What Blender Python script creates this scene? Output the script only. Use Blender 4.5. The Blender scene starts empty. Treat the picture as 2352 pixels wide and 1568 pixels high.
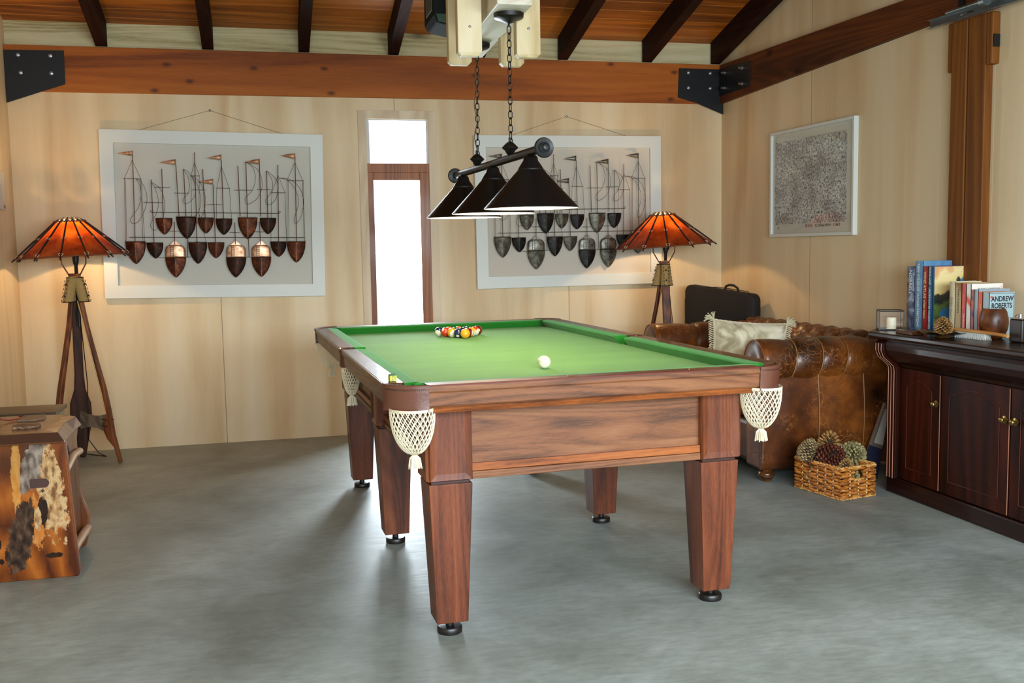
import bpy, math, random
from mathutils import Vector, Matrix
random.seed(7)
SC = bpy.context.scene
COL = SC.collection

# ------------------------------------------------------------------ camera
cam_d = bpy.data.cameras.new('camera')
cam_d.sensor_width = 36.0
cam_d.lens = 36.0 * 2282.0 / 2352.0
cam_d.clip_start = 0.05
cam = bpy.data.objects.new('camera', cam_d)
COL.objects.link(cam)
CR = Vector((0.970233, -0.241531, -0.017598)); CF = Vector((0.238866, 0.966427, -0.094668))
CR.normalize(); CF = (CF - CF.dot(CR) * CR).normalized(); CU = CR.cross(CF)
m = Matrix.Identity(4)
for i in range(3):
    m[i][0] = CR[i]; m[i][1] = CU[i]; m[i][2] = -CF[i]
m[2][3] = 1.3051
cam.matrix_world = m
SC.camera = cam

# ------------------------------------------------------------------ colour management, world, daylight
SC.view_settings.view_transform = 'Standard'
SC.view_settings.look = 'None'
SC.view_settings.gamma = 1
SC.view_settings.exposure = 0.25
SC.view_settings.use_curve_mapping = False
SC.cycles.use_denoising = True
SC.cycles.max_bounces = 8
SC.cycles.diffuse_bounces = 4
SC.cycles.glossy_bounces = 4
SC.cycles.transparent_max_bounces = 12
SC.cycles.sample_clamp_indirect = 6.0

W = bpy.data.worlds.new('overcast_sky'); SC.world = W; W.use_nodes = True
wn = W.node_tree; bg = wn.nodes['Background']
bg.inputs['Color'].default_value = (0.86, 0.95, 1.0, 1)
bg.inputs['Strength'].default_value = 1.5

def area(name, loc, rot, sx, sy, power, color, spread=180):
    l = bpy.data.lights.new(name, 'AREA'); l.shape = 'RECTANGLE'; l.size = sx; l.size_y = sy
    l.energy = power; l.color = color; l.spread = math.radians(spread)
    o = bpy.data.objects.new(name, l); o.location = loc; o.rotation_euler = rot; COL.objects.link(o)
    return o
# daylight pouring in through the open garage door behind the camera
area('garage_door_daylight', (1.4, -0.42, 1.6), (math.radians(54), 0, 0), 4.0, 1.1, 200, (0.78, 0.91, 1.0), 150)
# daylight through the tall narrow window at the back
area('window_daylight', (0.93, 7.45, 1.15), (math.radians(-90), 0, 0), 0.50, 2.3, 130, (0.80, 0.92, 1.0))

def point(name, loc, power, color, radius=0.03):
    l = bpy.data.lights.new(name, 'POINT'); l.energy = power; l.color = color; l.shadow_soft_size = radius
    o = bpy.data.objects.new(name, l); o.location = loc; COL.objects.link(o); return o

# ------------------------------------------------------------------ object helpers
def tag(o, label=None, cat=None, group=None, kind=None):
    if label: o['label'] = label
    if cat: o['category'] = cat
    if group: o['group'] = group
    if kind: o['kind'] = kind
    return o

def root(name, label, cat, loc=(0, 0, 0), rz=0.0, group=None):
    o = bpy.data.objects.new(name, None); o.empty_display_size = 0.05
    o.location = loc; o.rotation_euler = (0, 0, rz); COL.objects.link(o)
    return tag(o, label, cat, group)

class MB:
    def __init__(s): s.v = []; s.f = []
    def add(s, vs, fs, M=None):
        b = len(s.v)
        s.v += [tuple(M @ Vector(p)) if M is not None else tuple(p) for p in vs]
        s.f += [tuple(b + i for i in f) for f in fs]
        return s
    def box(s, x0, x1, y0, y1, z0, z1, M=None):
        vs = [(x0,y0,z0),(x1,y0,z0),(x1,y1,z0),(x0,y1,z0),(x0,y0,z1),(x1,y0,z1),(x1,y1,z1),(x0,y1,z1)]
        return s.add(vs, [(0,3,2,1),(4,5,6,7),(0,1,5,4),(1,2,6,5),(2,3,7,6),(3,0,4,7)], M)
    def loft(s, rings, cap=True, M=None, closed=True):
        n = len(rings[0]); vs = [p for r in rings for p in r]; fs = []
        for i in range(len(rings) - 1):
            for j in range(n if closed else n - 1):
                k = (j + 1) % n
                fs.append((i*n+j, i*n+k, (i+1)*n+k, (i+1)*n+j))
        if cap and closed:
            fs.append(tuple(reversed(range(n)))); fs.append(tuple(range((len(rings)-1)*n, len(rings)*n)))
        return s.add(vs, fs, M)
    def prism(s, prof, axis, a, b, M=None):
        """prof: list of 2D points; axis 'x': (y,z) extruded over x; 'y': (x,z); 'z': (x,y)"""
        def P(p, t):
            return (t, p[0], p[1]) if axis == 'x' else (p[0], t, p[1]) if axis == 'y' else (p[0], p[1], t)
        return s.loft([[P(p, a) for p in prof], [P(p, b) for p in prof]], True, M)
    def lathe(s, prof, seg=24, c=(0,0,0), M=None, cap=True):
        rings = []
        for r, z in prof:
            rings.append([(c[0]+r*math.cos(2*math.pi*i/seg), c[1]+r*math.sin(2*math.pi*i/seg), c[2]+z) for i in range(seg)])
        return s.loft(rings, cap, M)
    def sphere(s, c, r, seg=16, rings=10, sx=1, sy=1, sz=1, M=None):
        prof = []
        vs = [(c[0], c[1], c[2]-r*sz)]; fs = []
        for i in range(1, rings):
            a = -math.pi/2 + math.pi*i/rings
            for j in range(seg):
                b = 2*math.pi*j/seg
                vs.append((c[0]+r*sx*math.cos(a)*math.cos(b), c[1]+r*sy*math.cos(a)*math.sin(b), c[2]+r*sz*math.sin(a)))
        vs.append((c[0], c[1], c[2]+r*sz)); N = len(vs)-1
        for j in range(seg):
            k = (j+1) % seg
            fs.append((0, 1+k, 1+j)); fs.append((N, N-seg+j, N-seg+k))
            for i in range(rings-2):
                fs.append((1+i*seg+j, 1+i*seg+k, 1+(i+1)*seg+k, 1+(i+1)*seg+j))
        return s.add(vs, fs, M)
    def tube(s, pts, r, seg=8, closed=False, M=None, flat=1.0):
        pts = [Vector(p) for p in pts]; n = len(pts); rings = []
        up = None
        for i in range(n):
            if closed: t = pts[(i+1) % n] - pts[i-1]
            else: t = pts[min(i+1, n-1)] - pts[max(i-1, 0)]
            if t.length < 1e-9: t = Vector((0,0,1))
            t.normalize()
            if up is None: up = Vector((0,0,1)) if abs(t.z) < 0.9 else Vector((1,0,0))
            a = t.cross(up)
            if a.length < 1e-6: a = t.cross(Vector((0,1,0.1)))
            a.normalize(); b = a.cross(t).normalized(); up = b
            rr = r[i] if isinstance(r, (list, tuple)) else r
            rings.append([pts[i] + a*(rr*math.cos(2*math.pi*j/seg)) + b*(rr*flat*math.sin(2*math.pi*j/seg)) for j in range(seg)])
        if closed: rings.append(rings[0]); return s.loft(rings, False, M)
        return s.loft(rings, True, M)
    def grid(s, P, nu, nv, wrap=False, M=None):
        vs = [P(i/nu, j/nv) for j in range(nv+1) for i in range(nu+1)]
        fs = [(j*(nu+1)+i, j*(nu+1)+i+1, (j+1)*(nu+1)+i+1, (j+1)*(nu+1)+i) for j in range(nv) for i in range(nu)]
        return s.add(vs, fs, M)

def build(name, mb, mat, parent=None, smooth=False, bevel=0.0, seg=2, label=None, kind=None, loc=None, rot=None, solid=0.0, angle=40):
    me = bpy.data.meshes.new(name); me.from_pydata(mb.v, [], mb.f); me.validate()
    me.materials.append(mat)
    o = bpy.data.objects.new(name, me); COL.objects.link(o)
    if parent is not None: o.parent = parent
    if loc: o.location = loc
    if rot: o.rotation_euler = rot
    if solid:
        md = o.modifiers.new('solid', 'SOLIDIFY'); md.thickness = solid; md.offset = 0
    if bevel:
        md = o.modifiers.new('bevel', 'BEVEL'); md.width = bevel; md.segments = seg; md.limit_method = 'ANGLE'; md.angle_limit = math.radians(35)
    if smooth:
        for p in me.polygons: p.use_smooth = True
        try: me.set_sharp_from_angle(angle=math.radians(angle))
        except Exception: pass
    if label: o['label'] = label
    if kind: o['kind'] = kind
    return o

def fix_normals(o):
    import bmesh
    bm = bmesh.new(); bm.from_mesh(o.data); bmesh.ops.recalc_face_normals(bm, faces=bm.faces); bm.to_mesh(o.data); bm.free(); return o

def copy_tree(o, parent=None):
    c = o.copy(); COL.objects.link(c); c.parent = parent
    for ch in list(o.children): copy_tree(ch, c)
    return c

def text(name, s, size, mat, parent, M, ext=0.0004, sx=1.0, label=None, align='CENTER', bold=0.0):
    cu = bpy.data.curves.new(name, 'FONT'); cu.body = s; cu.size = size; cu.extrude = ext; cu.align_x = align; cu.align_y = 'CENTER'
    cu.offset = bold
    cu.materials.append(mat)
    tmp = bpy.data.objects.new(name, cu); me = bpy.data.meshes.new_from_object(tmp); bpy.data.objects.remove(tmp)
    if not me.materials: me.materials.append(mat)
    o = bpy.data.objects.new(name, me); COL.objects.link(o); o.parent = parent
    o.matrix_local = M @ Matrix.Diagonal((sx, 1, 1, 1))
    if label: o['label'] = label
    return o

# ------------------------------------------------------------------ materials
def srgb(r, g, b):
    f = lambda c: (c/255)/12.92 if c/255 <= 0.04045 else ((c/255+0.055)/1.055)**2.4
    return (f(r), f(g), f(b), 1)

def newmat(name):
    M = bpy.data.materials.new(name); M.use_nodes = True
    nt = M.node_tree; p = nt.nodes['Principled BSDF']
    return M, nt, p

def plain(name, col, rough=0.5, metal=0.0, coat=0.0, spec=0.5, emit=None, estr=0.0, bump=0.0, bscale=200, vary=0.0, vscale=5.0, sheen=0.0):
    M, nt, p = newmat(name)
    p.inputs['Base Color'].default_value = col; p.inputs['Roughness'].default_value = rough
    p.inputs['Metallic'].default_value = metal; p.inputs['Coat Weight'].default_value = coat
    p.inputs['Coat Roughness'].default_value = 0.12
    p.inputs['Specular IOR Level'].default_value = spec
    if sheen: p.inputs['Sheen Weight'].default_value = sheen
    if emit: p.inputs['Emission Color'].default_value = emit; p.inputs['Emission Strength'].default_value = estr
    tc = nt.nodes.new('ShaderNodeTexCoord')
    if vary:
        n = nt.nodes.new('ShaderNodeTexNoise'); n.inputs['Scale'].default_value = vscale; n.inputs['Detail'].default_value = 5
        nt.links.new(tc.outputs['Object'], n.inputs['Vector'])
        r = nt.nodes.new('ShaderNodeValToRGB'); r.color_ramp.elements[0].position = 0.3; r.color_ramp.elements[1].position = 0.7
        c = Vector(col[:3]); r.color_ramp.elements[0].color = (*(c*(1-vary)), 1); r.color_ramp.elements[1].color = (*(c*(1+vary)), 1)
        nt.links.new(n.outputs['Fac'], r.inputs['Fac']); nt.links.new(r.outputs['Color'], p.inputs['Base Color'])
    if bump:
        n = nt.nodes.new('ShaderNodeTexNoise'); n.inputs['Scale'].default_value = bscale; n.inputs['Detail'].default_value = 3
        nt.links.new(tc.outputs['Object'], n.inputs['Vector'])
        b = nt.nodes.new('ShaderNodeBump'); b.inputs['Strength'].default_value = bump; b.inputs['Distance'].default_value = 0.01
        nt.links.new(n.outputs['Fac'], b.inputs['Height']); nt.links.new(b.outputs['Normal'], p.inputs['Normal'])
    return M

def ramp(nt, stops):
    r = nt.nodes.new('ShaderNodeValToRGB'); e = r.color_ramp.elements
    e[0].position, e[0].color = stops[0]; e[1].position, e[1].color = stops[-1]
    for pos, c in stops[1:-1]:
        x = e.new(pos); x.color = c
    return r

def mixc(nt, fac, a, b, mode='MIX'):
    m = nt.nodes.new('ShaderNodeMix'); m.data_type = 'RGBA'; m.blend_type = mode
    for s, v in ((0, fac), (6, a), (7, b)):
        if hasattr(v, 'is_linked') or hasattr(v, 'links'): nt.links.new(v, m.inputs[s])
        else: m.inputs[s].default_value = v
    return m.outputs[2]

def math_n(nt, op, a, b=0.0, clamp=False):
    m = nt.nodes.new('ShaderNodeMath'); m.operation = op; m.use_clamp = clamp
    for i, v in enumerate((a, b)):
        if isinstance(v, (int, float)): m.inputs[i].default_value = v
        else: nt.links.new(v, m.inputs[i])
    return m.outputs[0]

def wood(name, dark, mid, light, axis='x', scale=1.0, rough=0.4, coat=0.0, fine=0.35, rings=0.6, knots=0.0, stretch=0.07, bump=0.05, croughness=0.1, seams=None, boards=None, seamcol=None, ringscale=5.0, spec=0.35):
    """procedural timber: broad tone, distorted ring bands and fine pores, all drawn out along the grain axis"""
    M, nt, p = newmat(name)
    tc = nt.nodes.new('ShaderNodeTexCoord')
    mp = nt.nodes.new('ShaderNodeMapping')
    sc = [scale]*3; sc['xyz'.index(axis)] = scale*stretch; mp.inputs['Scale'].default_value = sc
    nt.links.new(tc.outputs['Object'], mp.inputs['Vector'])
    vec = mp.outputs['Vector']
    n1 = nt.nodes.new('ShaderNodeTexNoise'); n1.inputs['Scale'].default_value = 3.0; n1.inputs['Detail'].default_value = 4; n1.inputs['Distortion'].default_value = 0.5
    nt.links.new(vec, n1.inputs['Vector'])
    n0 = nt.nodes.new('ShaderNodeTexNoise'); n0.inputs['Scale'].default_value = 1.1; n0.inputs['Detail'].default_value = 1.2; n0.inputs['Distortion'].default_value = 0.3
    nt.links.new(vec, n0.inputs['Vector'])
    h = math_n(nt, 'MULTIPLY', math_n(nt, 'ADD', n0.outputs['Fac'], math_n(nt, 'MULTIPLY', n1.outputs['Fac'], 0.12)), ringscale*6)
    h = math_n(nt, 'FRACT', h); p.inputs['Specular IOR Level'].default_value = spec
    tri = math_n(nt, 'ABSOLUTE', math_n(nt, 'SUBTRACT', h, 0.5))
    ringv = math_n(nt, 'MULTIPLY', tri, 2.0)
    n2 = nt.nodes.new('ShaderNodeTexNoise'); n2.inputs['Scale'].default_value = 70.0; n2.inputs['Detail'].default_value = 3; n2.inputs['Roughness'].default_value = 0.7
    nt.links.new(vec, n2.inputs['Vector'])
    base = ramp(nt, [(0.3, dark), (0.5, mid), (0.72, light)])
    f = math_n(nt, 'ADD', math_n(nt, 'MULTIPLY', n1.outputs['Fac'], 1.0 - rings*0.35), math_n(nt, 'MULTIPLY', math_n(nt, 'SUBTRACT', ringv, 0.2), rings*0.35))
    f = math_n(nt, 'ADD', f, math_n(nt, 'MULTIPLY', math_n(nt, 'SUBTRACT', n2.outputs['Fac'], 0.5), fine))
    nt.links.new(f, base.inputs['Fac'])
    colr = base.outputs['Color']
    if knots:
        vo = nt.nodes.new('ShaderNodeTexVoronoi'); vo.voronoi_dimensions = '2D'; vo.inputs['Scale'].default_value = 1.0; vo.inputs['Randomness'].default_value = 1.0
        ks = nt.nodes.new('ShaderNodeSeparateXYZ'); kc = nt.nodes.new('ShaderNodeCombineXYZ'); nt.links.new(tc.outputs['Object'], ks.inputs[0])
        nt.links.new(math_n(nt, 'MULTIPLY', ks.outputs[0], knots*(0.55 if axis == 'x' else 1.0)), kc.inputs[0]); nt.links.new(math_n(nt, 'MULTIPLY', ks.outputs[2], knots*(0.55 if axis == 'z' else 1.0)), kc.inputs[1])
        nt.links.new(kc.outputs[0], vo.inputs['Vector'])
        kr = ramp(nt, [(0.0, (0.95,0.95,0.95,1)), (0.03, (0.7,0.7,0.7,1)), (0.085, (0,0,0,1))])
        nt.links.new(vo.outputs['Distance'], kr.inputs['Fac'])
        colr = mixc(nt, kr.outputs['Color'], colr, tuple(c*0.25 for c in dark[:3]) + (1,))
    if boards:   # board joints: (axis letter, pitch, width, offset)
        ax, pitch, wd, off = boards
        sx = nt.nodes.new('ShaderNodeSeparateXYZ'); nt.links.new(tc.outputs['Object'], sx.inputs[0])
        q = math_n(nt, 'FRACT', math_n(nt, 'DIVIDE', math_n(nt, 'ADD', sx.outputs['xyz'.index(ax)], 100*pitch - off), pitch))
        near = math_n(nt, 'LESS_THAN', q, wd/pitch)
        idx = math_n(nt, 'FLOOR', math_n(nt, 'DIVIDE', math_n(nt, 'ADD', sx.outputs['xyz'.index(ax)], 100*pitch - off), pitch))
        wnz = nt.nodes.new('ShaderNodeTexWhiteNoise'); wnz.noise_dimensions = '1D'; nt.links.new(idx, wnz.inputs['W'])
        tone = ramp(nt, [(0, (0.8,0.8,0.8,1)), (1, (1.15,1.15,1.15,1))]); nt.links.new(wnz.outputs['Value'], tone.inputs['Fac'])
        colr = mixc(nt, 1.0, colr, tone.outputs['Color'], 'MULTIPLY')
        colr = mixc(nt, near, colr, seamcol or tuple(c*0.3 for c in dark[:3]) + (1,))
    if seams:    # individual sheet joints: list of (axis, position, lo axis, lo, hi)
        sx = nt.nodes.new('ShaderNodeSeparateXYZ'); nt.links.new(tc.outputs['Object'], sx.inputs[0])
        for ax, pos, ax2, lo, hi, c in seams:
            d = math_n(nt, 'LESS_THAN', math_n(nt, 'ABSOLUTE', math_n(nt, 'SUBTRACT', sx.outputs['xyz'.index(ax)], pos)), 0.0022)
            g = math_n(nt, 'MULTIPLY', math_n(nt, 'GREATER_THAN', sx.outputs['xyz'.index(ax2)], lo), math_n(nt, 'LESS_THAN', sx.outputs['xyz'.index(ax2)], hi))
            colr = mixc(nt, math_n(nt, 'MULTIPLY', d, g), colr, c)
    nt.links.new(colr, p.inputs['Base Color'])
    rr = nt.nodes.new('ShaderNodeMapRange'); nt.links.new(n2.outputs['Fac'], rr.inputs['Value'])
    rr.inputs['To Min'].default_value = rough-0.06; rr.inputs['To Max'].default_value = rough+0.06
    nt.links.new(rr.outputs['Result'], p.inputs['Roughness'])
    p.inputs['Coat Weight'].default_value = coat; p.inputs['Coat Roughness'].default_value = croughness
    if bump:
        b = nt.nodes.new('ShaderNodeBump'); b.inputs['Strength'].default_value = bump; b.inputs['Distance'].default_value = 0.01
        nt.links.new(n2.outputs['Fac'], b.inputs['Height']); nt.links.new(b.outputs['Normal'], p.inputs['Normal'])
    return M

def concrete():
    M, nt, p = newmat('polished_concrete')
    tc = nt.nodes.new('ShaderNodeTexCoord')
    n = nt.nodes.new('ShaderNodeTexNoise'); n.inputs['Scale'].default_value = 1.6; n.inputs['Detail'].default_value = 9; n.inputs['Roughness'].default_value = 0.62; n.inputs['Distortion'].default_value = 0.4
    nt.links.new(tc.outputs['Object'], n.inputs['Vector'])
    r = ramp(nt, [(0.3, srgb(114, 118, 110)), (0.5, srgb(138, 144, 138)), (0.7, srgb(160, 167, 163))])
    nt.links.new(n.outputs['Fac'], r.inputs['Fac'])
    n3 = nt.nodes.new('ShaderNodeTexNoise'); n3.inputs['Scale'].default_value = 34; n3.inputs['Detail'].default_value = 9; n3.inputs['Roughness'].default_value = 0.7
    mp = nt.nodes.new('ShaderNodeMapping'); mp.inputs['Scale'].default_value = (0.35, 1.0, 1); mp.inputs['Rotation'].default_value = (0, 0, 0.25)
    nt.links.new(tc.outputs['Object'], mp.inputs['Vector']); nt.links.new(mp.outputs['Vector'], n3.inputs['Vector'])
    r3 = ramp(nt, [(0.32, (0.66, 0.67, 0.66, 1)), (0.66, (1.22, 1.22, 1.22, 1))]); nt.links.new(n3.outputs['Fac'], r3.inputs['Fac'])
    c = mixc(nt, 0.55, r.outputs['Color'], r3.outputs['Color'], 'MULTIPLY')
    v = nt.nodes.new('ShaderNodeTexVoronoi'); v.inputs['Scale'].default_value = 9; nt.links.new(tc.outputs['Object'], v.inputs['Vector'])
    vr = ramp(nt, [(0.0, (1,1,1,1)), (0.028, (0,0,0,1))]); nt.links.new(v.outputs['Distance'], vr.inputs['Fac'])
    c = mixc(nt, vr.outputs['Color'], c, srgb(60, 58, 52))
    nt.links.new(c, p.inputs['Base Color'])
    rr = nt.nodes.new('ShaderNodeMapRange'); nt.links.new(n3.outputs['Fac'], rr.inputs['Value']); rr.inputs['To Min'].default_value = 0.38; rr.inputs['To Max'].default_value = 0.62; p.inputs['Specular IOR Level'].default_value = 0.45
    nt.links.new(rr.outputs['Result'], p.inputs['Roughness'])
    b = nt.nodes.new('ShaderNodeBump'); b.inputs['Strength'].default_value = 0.12; b.inputs['Distance'].default_value = 0.01
    nt.links.new(n3.outputs['Fac'], b.inputs['Height']); nt.links.new(b.outputs['Normal'], p.inputs['Normal'])
    return M

SEAM = srgb(150, 118, 84); SEAML = srgb(235, 220, 190)
PLY_D, PLY_M, PLY_L = srgb(206, 175, 132), srgb(224, 202, 163), srgb(233, 216, 185)
M_ply_back = wood('birch_ply_back', PLY_D, PLY_M, PLY_L, 'z', 1.0, 0.5, 0.0, fine=0.08, rings=0.4, stretch=0.10, bump=0.0, ringscale=1.3,
                  seams=[('x', -0.294, 'z', 0, 1.01, SEAM), ('x', 0.921, 'z', 2.2, 2.36, SEAM), ('x', 2.176, 'z', 0, 1.02, SEAM)])
M_ply_left = wood('birch_ply_left', PLY_D, PLY_M, PLY_L, 'z', 1.0, 0.5, 0.0, fine=0.08, rings=0.3, stretch=0.10, bump=0.0, ringscale=1.6)
M_ply_right = wood('birch_ply_right', PLY_D, PLY_M, PLY_L, 'z', 1.0, 0.5, 0.0, fine=0.08, rings=0.3, stretch=0.10, bump=0.0, ringscale=1.4,
                  seams=[('x', -1.196, 'z', 0, 3.6, SEAM), ('x', -2.392, 'z', 0, 3.6, SEAML), ('x', -2.782, 'z', 0, 3.6, SEAML)])
M_beam = wood('red_stained_pine_beam', srgb(118, 56, 10), srgb(164, 86, 18), srgb(182, 104, 30), 'x', 1.6, 0.6, 0.0, fine=0.2, rings=0.3, knots=4.0, bump=0.15)
M_beam_r = wood('brown_stained_pine_beam', srgb(66, 30, 8), srgb(100, 50, 14), srgb(122, 66, 22), 'x', 1.6, 0.65, 0.0, fine=0.25, rings=0.4, knots=2.4, bump=0.15)
M_post = wood('orange_stained_post', srgb(74, 38, 6), srgb(112, 62, 12), srgb(134, 80, 20), 'z', 1.4, 0.6, 0.0, fine=0.25, rings=0.5, knots=1.6, bump=0.1)
M_rafter = wood('dark_stained_rafter', srgb(30, 12, 6), srgb(44, 20, 10), srgb(58, 28, 16), 'y', 1.5, 0.75, 0.0, spec=0.12, fine=0.3)
M_blocking = wood('raw_pine_blocking', srgb(156, 140, 92), srgb(204, 192, 148), srgb(218, 208, 170), 'x', 2.4, 0.65, 0.0, fine=0.3, rings=0.4, knots=1.5, bump=0.1)
M_white = wood('whitewashed_pine', srgb(190, 166, 118), srgb(216, 198, 156), srgb(228, 214, 180), 'z', 1.6, 0.55, 0.0, fine=0.15, rings=0.5, stretch=0.1)
M_white_y = wood('whitewashed_pine_beam', srgb(190, 180, 156), srgb(216, 210, 192), srgb(230, 226, 212), 'y', 1.6, 0.55, 0.0, fine=0.15, rings=0.5, stretch=0.1)
M_ceiling = wood('tongue_and_groove_ceiling', srgb(112, 58, 12), srgb(166, 92, 22), srgb(190, 114, 36), 'x', 1.3, 0.5, 0.05, fine=0.3, rings=0.45, boards=('y', 0.118, 0.006, 0.0), seamcol=srgb(196, 130, 60), bump=0.08)
M_floor = concrete()
M_winwood = wood('red_cedar_window_frame', srgb(120, 66, 28), srgb(160, 94, 44), srgb(178, 112, 58), 'z', 1.6, 0.45, 0.1, fine=0.25)
M_glass = None
def glassmat(name, tint=(1,1,1,1), refl=0.08):
    M = bpy.data.materials.new(name); M.use_nodes = True; nt = M.node_tree; nt.nodes.clear()
    o = nt.nodes.new('ShaderNodeOutputMaterial'); mx = nt.nodes.new('ShaderNodeMixShader'); t = nt.nodes.new('ShaderNodeBsdfTransparent'); g = nt.nodes.new('ShaderNodeBsdfGlossy')
    t.inputs['Color'].default_value = tint; g.inputs['Roughness'].default_value = 0.02
    lw = nt.nodes.new('ShaderNodeLayerWeight'); lw.inputs['Blend'].default_value = 0.5
    pw = nt.nodes.new('ShaderNodeMath'); pw.operation = 'POWER'; pw.inputs[1].default_value = 4.0; nt.links.new(lw.outputs['Facing'], pw.inputs[0])
    ma = nt.nodes.new('ShaderNodeMath'); ma.operation = 'MULTIPLY_ADD'; ma.inputs[1].default_value = 0.7; ma.inputs[2].default_value = 0.03; nt.links.new(pw.outputs[0], ma.inputs[0])
    nt.links.new(ma.outputs[0], mx.inputs[0]); nt.links.new(t.outputs[0], mx.inputs[1]); nt.links.new(g.outputs[0], mx.inputs[2]); nt.links.new(mx.outputs[0], o.inputs[0])
    return M
M_glass = glassmat('clear_glass')
M_blackplate = plain('black_painted_steel', srgb(26, 28, 32), 0.45, 0.3, bump=0.03)
M_bolt = plain('zinc_bolt', srgb(170, 172, 176), 0.3, 0.9)
M_black = plain('matt_black_metal', srgb(13, 12, 12), 0.42, 0.0, spec=0.4)
M_galv = plain('galvanised_steel', srgb(120, 130, 132), 0.35, 0.8, vary=0.12, vscale=20)
M_trimlight = wood('light_ply_casing', srgb(206, 182, 150), srgb(222, 202, 172), srgb(234, 218, 192), 'z', 1.4, 0.5, 0.0, fine=0.1, stretch=0.1)
M_dark = plain('dark_gap', srgb(20, 14, 10), 0.8)

# ------------------------------------------------------------------ the room
XL, XR, YB = -1.546, 3.399, 7.024
def struct(name, mb, mat, parent=None, **k):
    o = build(name, mb, mat, parent, **k)
    if parent is None: o['kind'] = 'structure'
    return o

# right wall runs at a slight angle: local x = -(distance from the corner), local y = towards the room
KW = 0.04; RZW = math.atan2(1, -0.04) - math.pi
# wall frame: origin at the corner, +X' points from the camera side to the corner
WALL_M = Matrix.Translation((XR, YB, 0)) @ Matrix(((-0.04/math.hypot(1,.04), -1/math.hypot(1,.04), 0, 0), (1/math.hypot(1,.04), -0.04/math.hypot(1,.04), 0, 0), (0, 0, 1, 0), (0, 0, 0, 1)))
# local: x = -s (s metres from the corner towards the camera), y = t (metres into the room)

struct('floor', MB().box(-2.2, 4.4, -4.0, 7.2, -0.1, 0), M_floor)
# back wall with the tall window opening x .722-1.153, z .05-2.205
wb = MB()
wb.box(XL-0.3, 0.720, YB, YB+0.1, 0, 2.36).box(1.156, XR+0.3, YB, YB+0.1, 0, 2.36).box(0.720, 1.156, YB, YB+0.1, 2.205, 2.36).box(0.720, 1.156, YB, YB+0.1, 0, 0.06)
wb.box(XL-0.3, XR+0.3, YB+0.05, YB+0.12, 2.36, 2.9)
struct('wall_back', wb, M_ply_back)
struct('wall_left', MB().box(XL-0.1, XL, -1.3, YB+0.02, 0, 4.2), M_ply_left)
wr = build('wall_right', MB().box(-8.8, 0.15, -0.1, 0, 0, 4.2), M_ply_right); wr.matrix_world = WALL_M; wr['kind'] = 'structure'
wf = MB()
wf.box(XL-0.1, -0.8, -0.4, -0.3, 0, 4.2).box(3.4, 4.2, -0.4, -0.3, 0, 4.2).box(-0.8, 3.4, -0.4, -0.3, 2.3, 4.2)
struct('wall_front', wf, M_ply_left)
# ceiling boards: rise from the back wall to the ridge, then fall to the front
SL = 0.262
def zc(y): return 2.80 + SL*(YB - y) if y > 2.9 else 2.80 + SL*(YB-2.9) - SL*(2.9-y)
cb = MB()
for y0, y1 in ((YB+0.05, 2.9), (2.9, -1.35)):
    cb.add([(XL-0.1, y0, zc(y0)), (3.85, y0, zc(y0)), (3.85, y1, zc(y1)), (XL-0.1, y1, zc(y1)),
            (XL-0.1, y0, zc(y0)+0.05), (3.85, y0, zc(y0)+0.05), (3.85, y1, zc(y1)+0.05), (XL-0.1, y1, zc(y1)+0.05)],
           [(0,1,2,3), (7,6,5,4), (0,4,5,1), (1,5,6,2), (2,6,7,3), (3,7,4,0)])
struct('ceiling', cb, M_ceiling)
for i, x in enumerate([-0.965, -0.305, 0.318, 0.925, 1.537, 2.150, 2.798, 3.345]):
    r = MB()
    w = 0.036
    ys = (YB-0.002, 2.95)
    r.add([(x-w, ys[0], zc(ys[0])-0.158), (x+w, ys[0], zc(ys[0])-0.158), (x+w, ys[1], zc(ys[1])-0.158), (x-w, ys[1], zc(ys[1])-0.158),
           (x-w, ys[0], zc(ys[0])), (x+w, ys[0], zc(ys[0])), (x+w, ys[1], zc(ys[1])), (x-w, ys[1], zc(ys[1]))],
          [(0,3,2,1), (4,5,6,7), (0,1,5,4), (1,2,6,5), (2,3,7,6), (3,0,4,7)])
    struct('rafter', r, M_rafter)
struct('beam_back', MB().box(XL, XR, YB-0.022, YB+0.05, 2.3466, 2.636), M_beam, bevel=0.004)
struct('trim_1', MB().box(XL, XR, YB+0.02, YB+0.05, 2.636, 2.81), M_blocking)
br = MB()
s0, s1 = 0.02, 3.3
zb = lambda s: 2.348 + 0.038*s; zt = lambda s: 2.632 - 0.010*s
br.add([(-s0, 0, zb(s0)), (-s1, 0, zb(s1)), (-s1, 0.03, zb(s1)), (-s0, 0.03, zb(s0)), (-s0, 0, zt(s0)), (-s1, 0, zt(s1)), (-s1, 0.03, zt(s1)), (-s0, 0.03, zt(s0))],
       [(0,1,2,3), (7,6,5,4), (0,4,5,1), (1,5,6,2), (2,6,7,3), (3,7,4,0)])
o = build('beam_right', br, M_beam_r); o.matrix_world = WALL_M; o['kind'] = 'structure'
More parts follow.
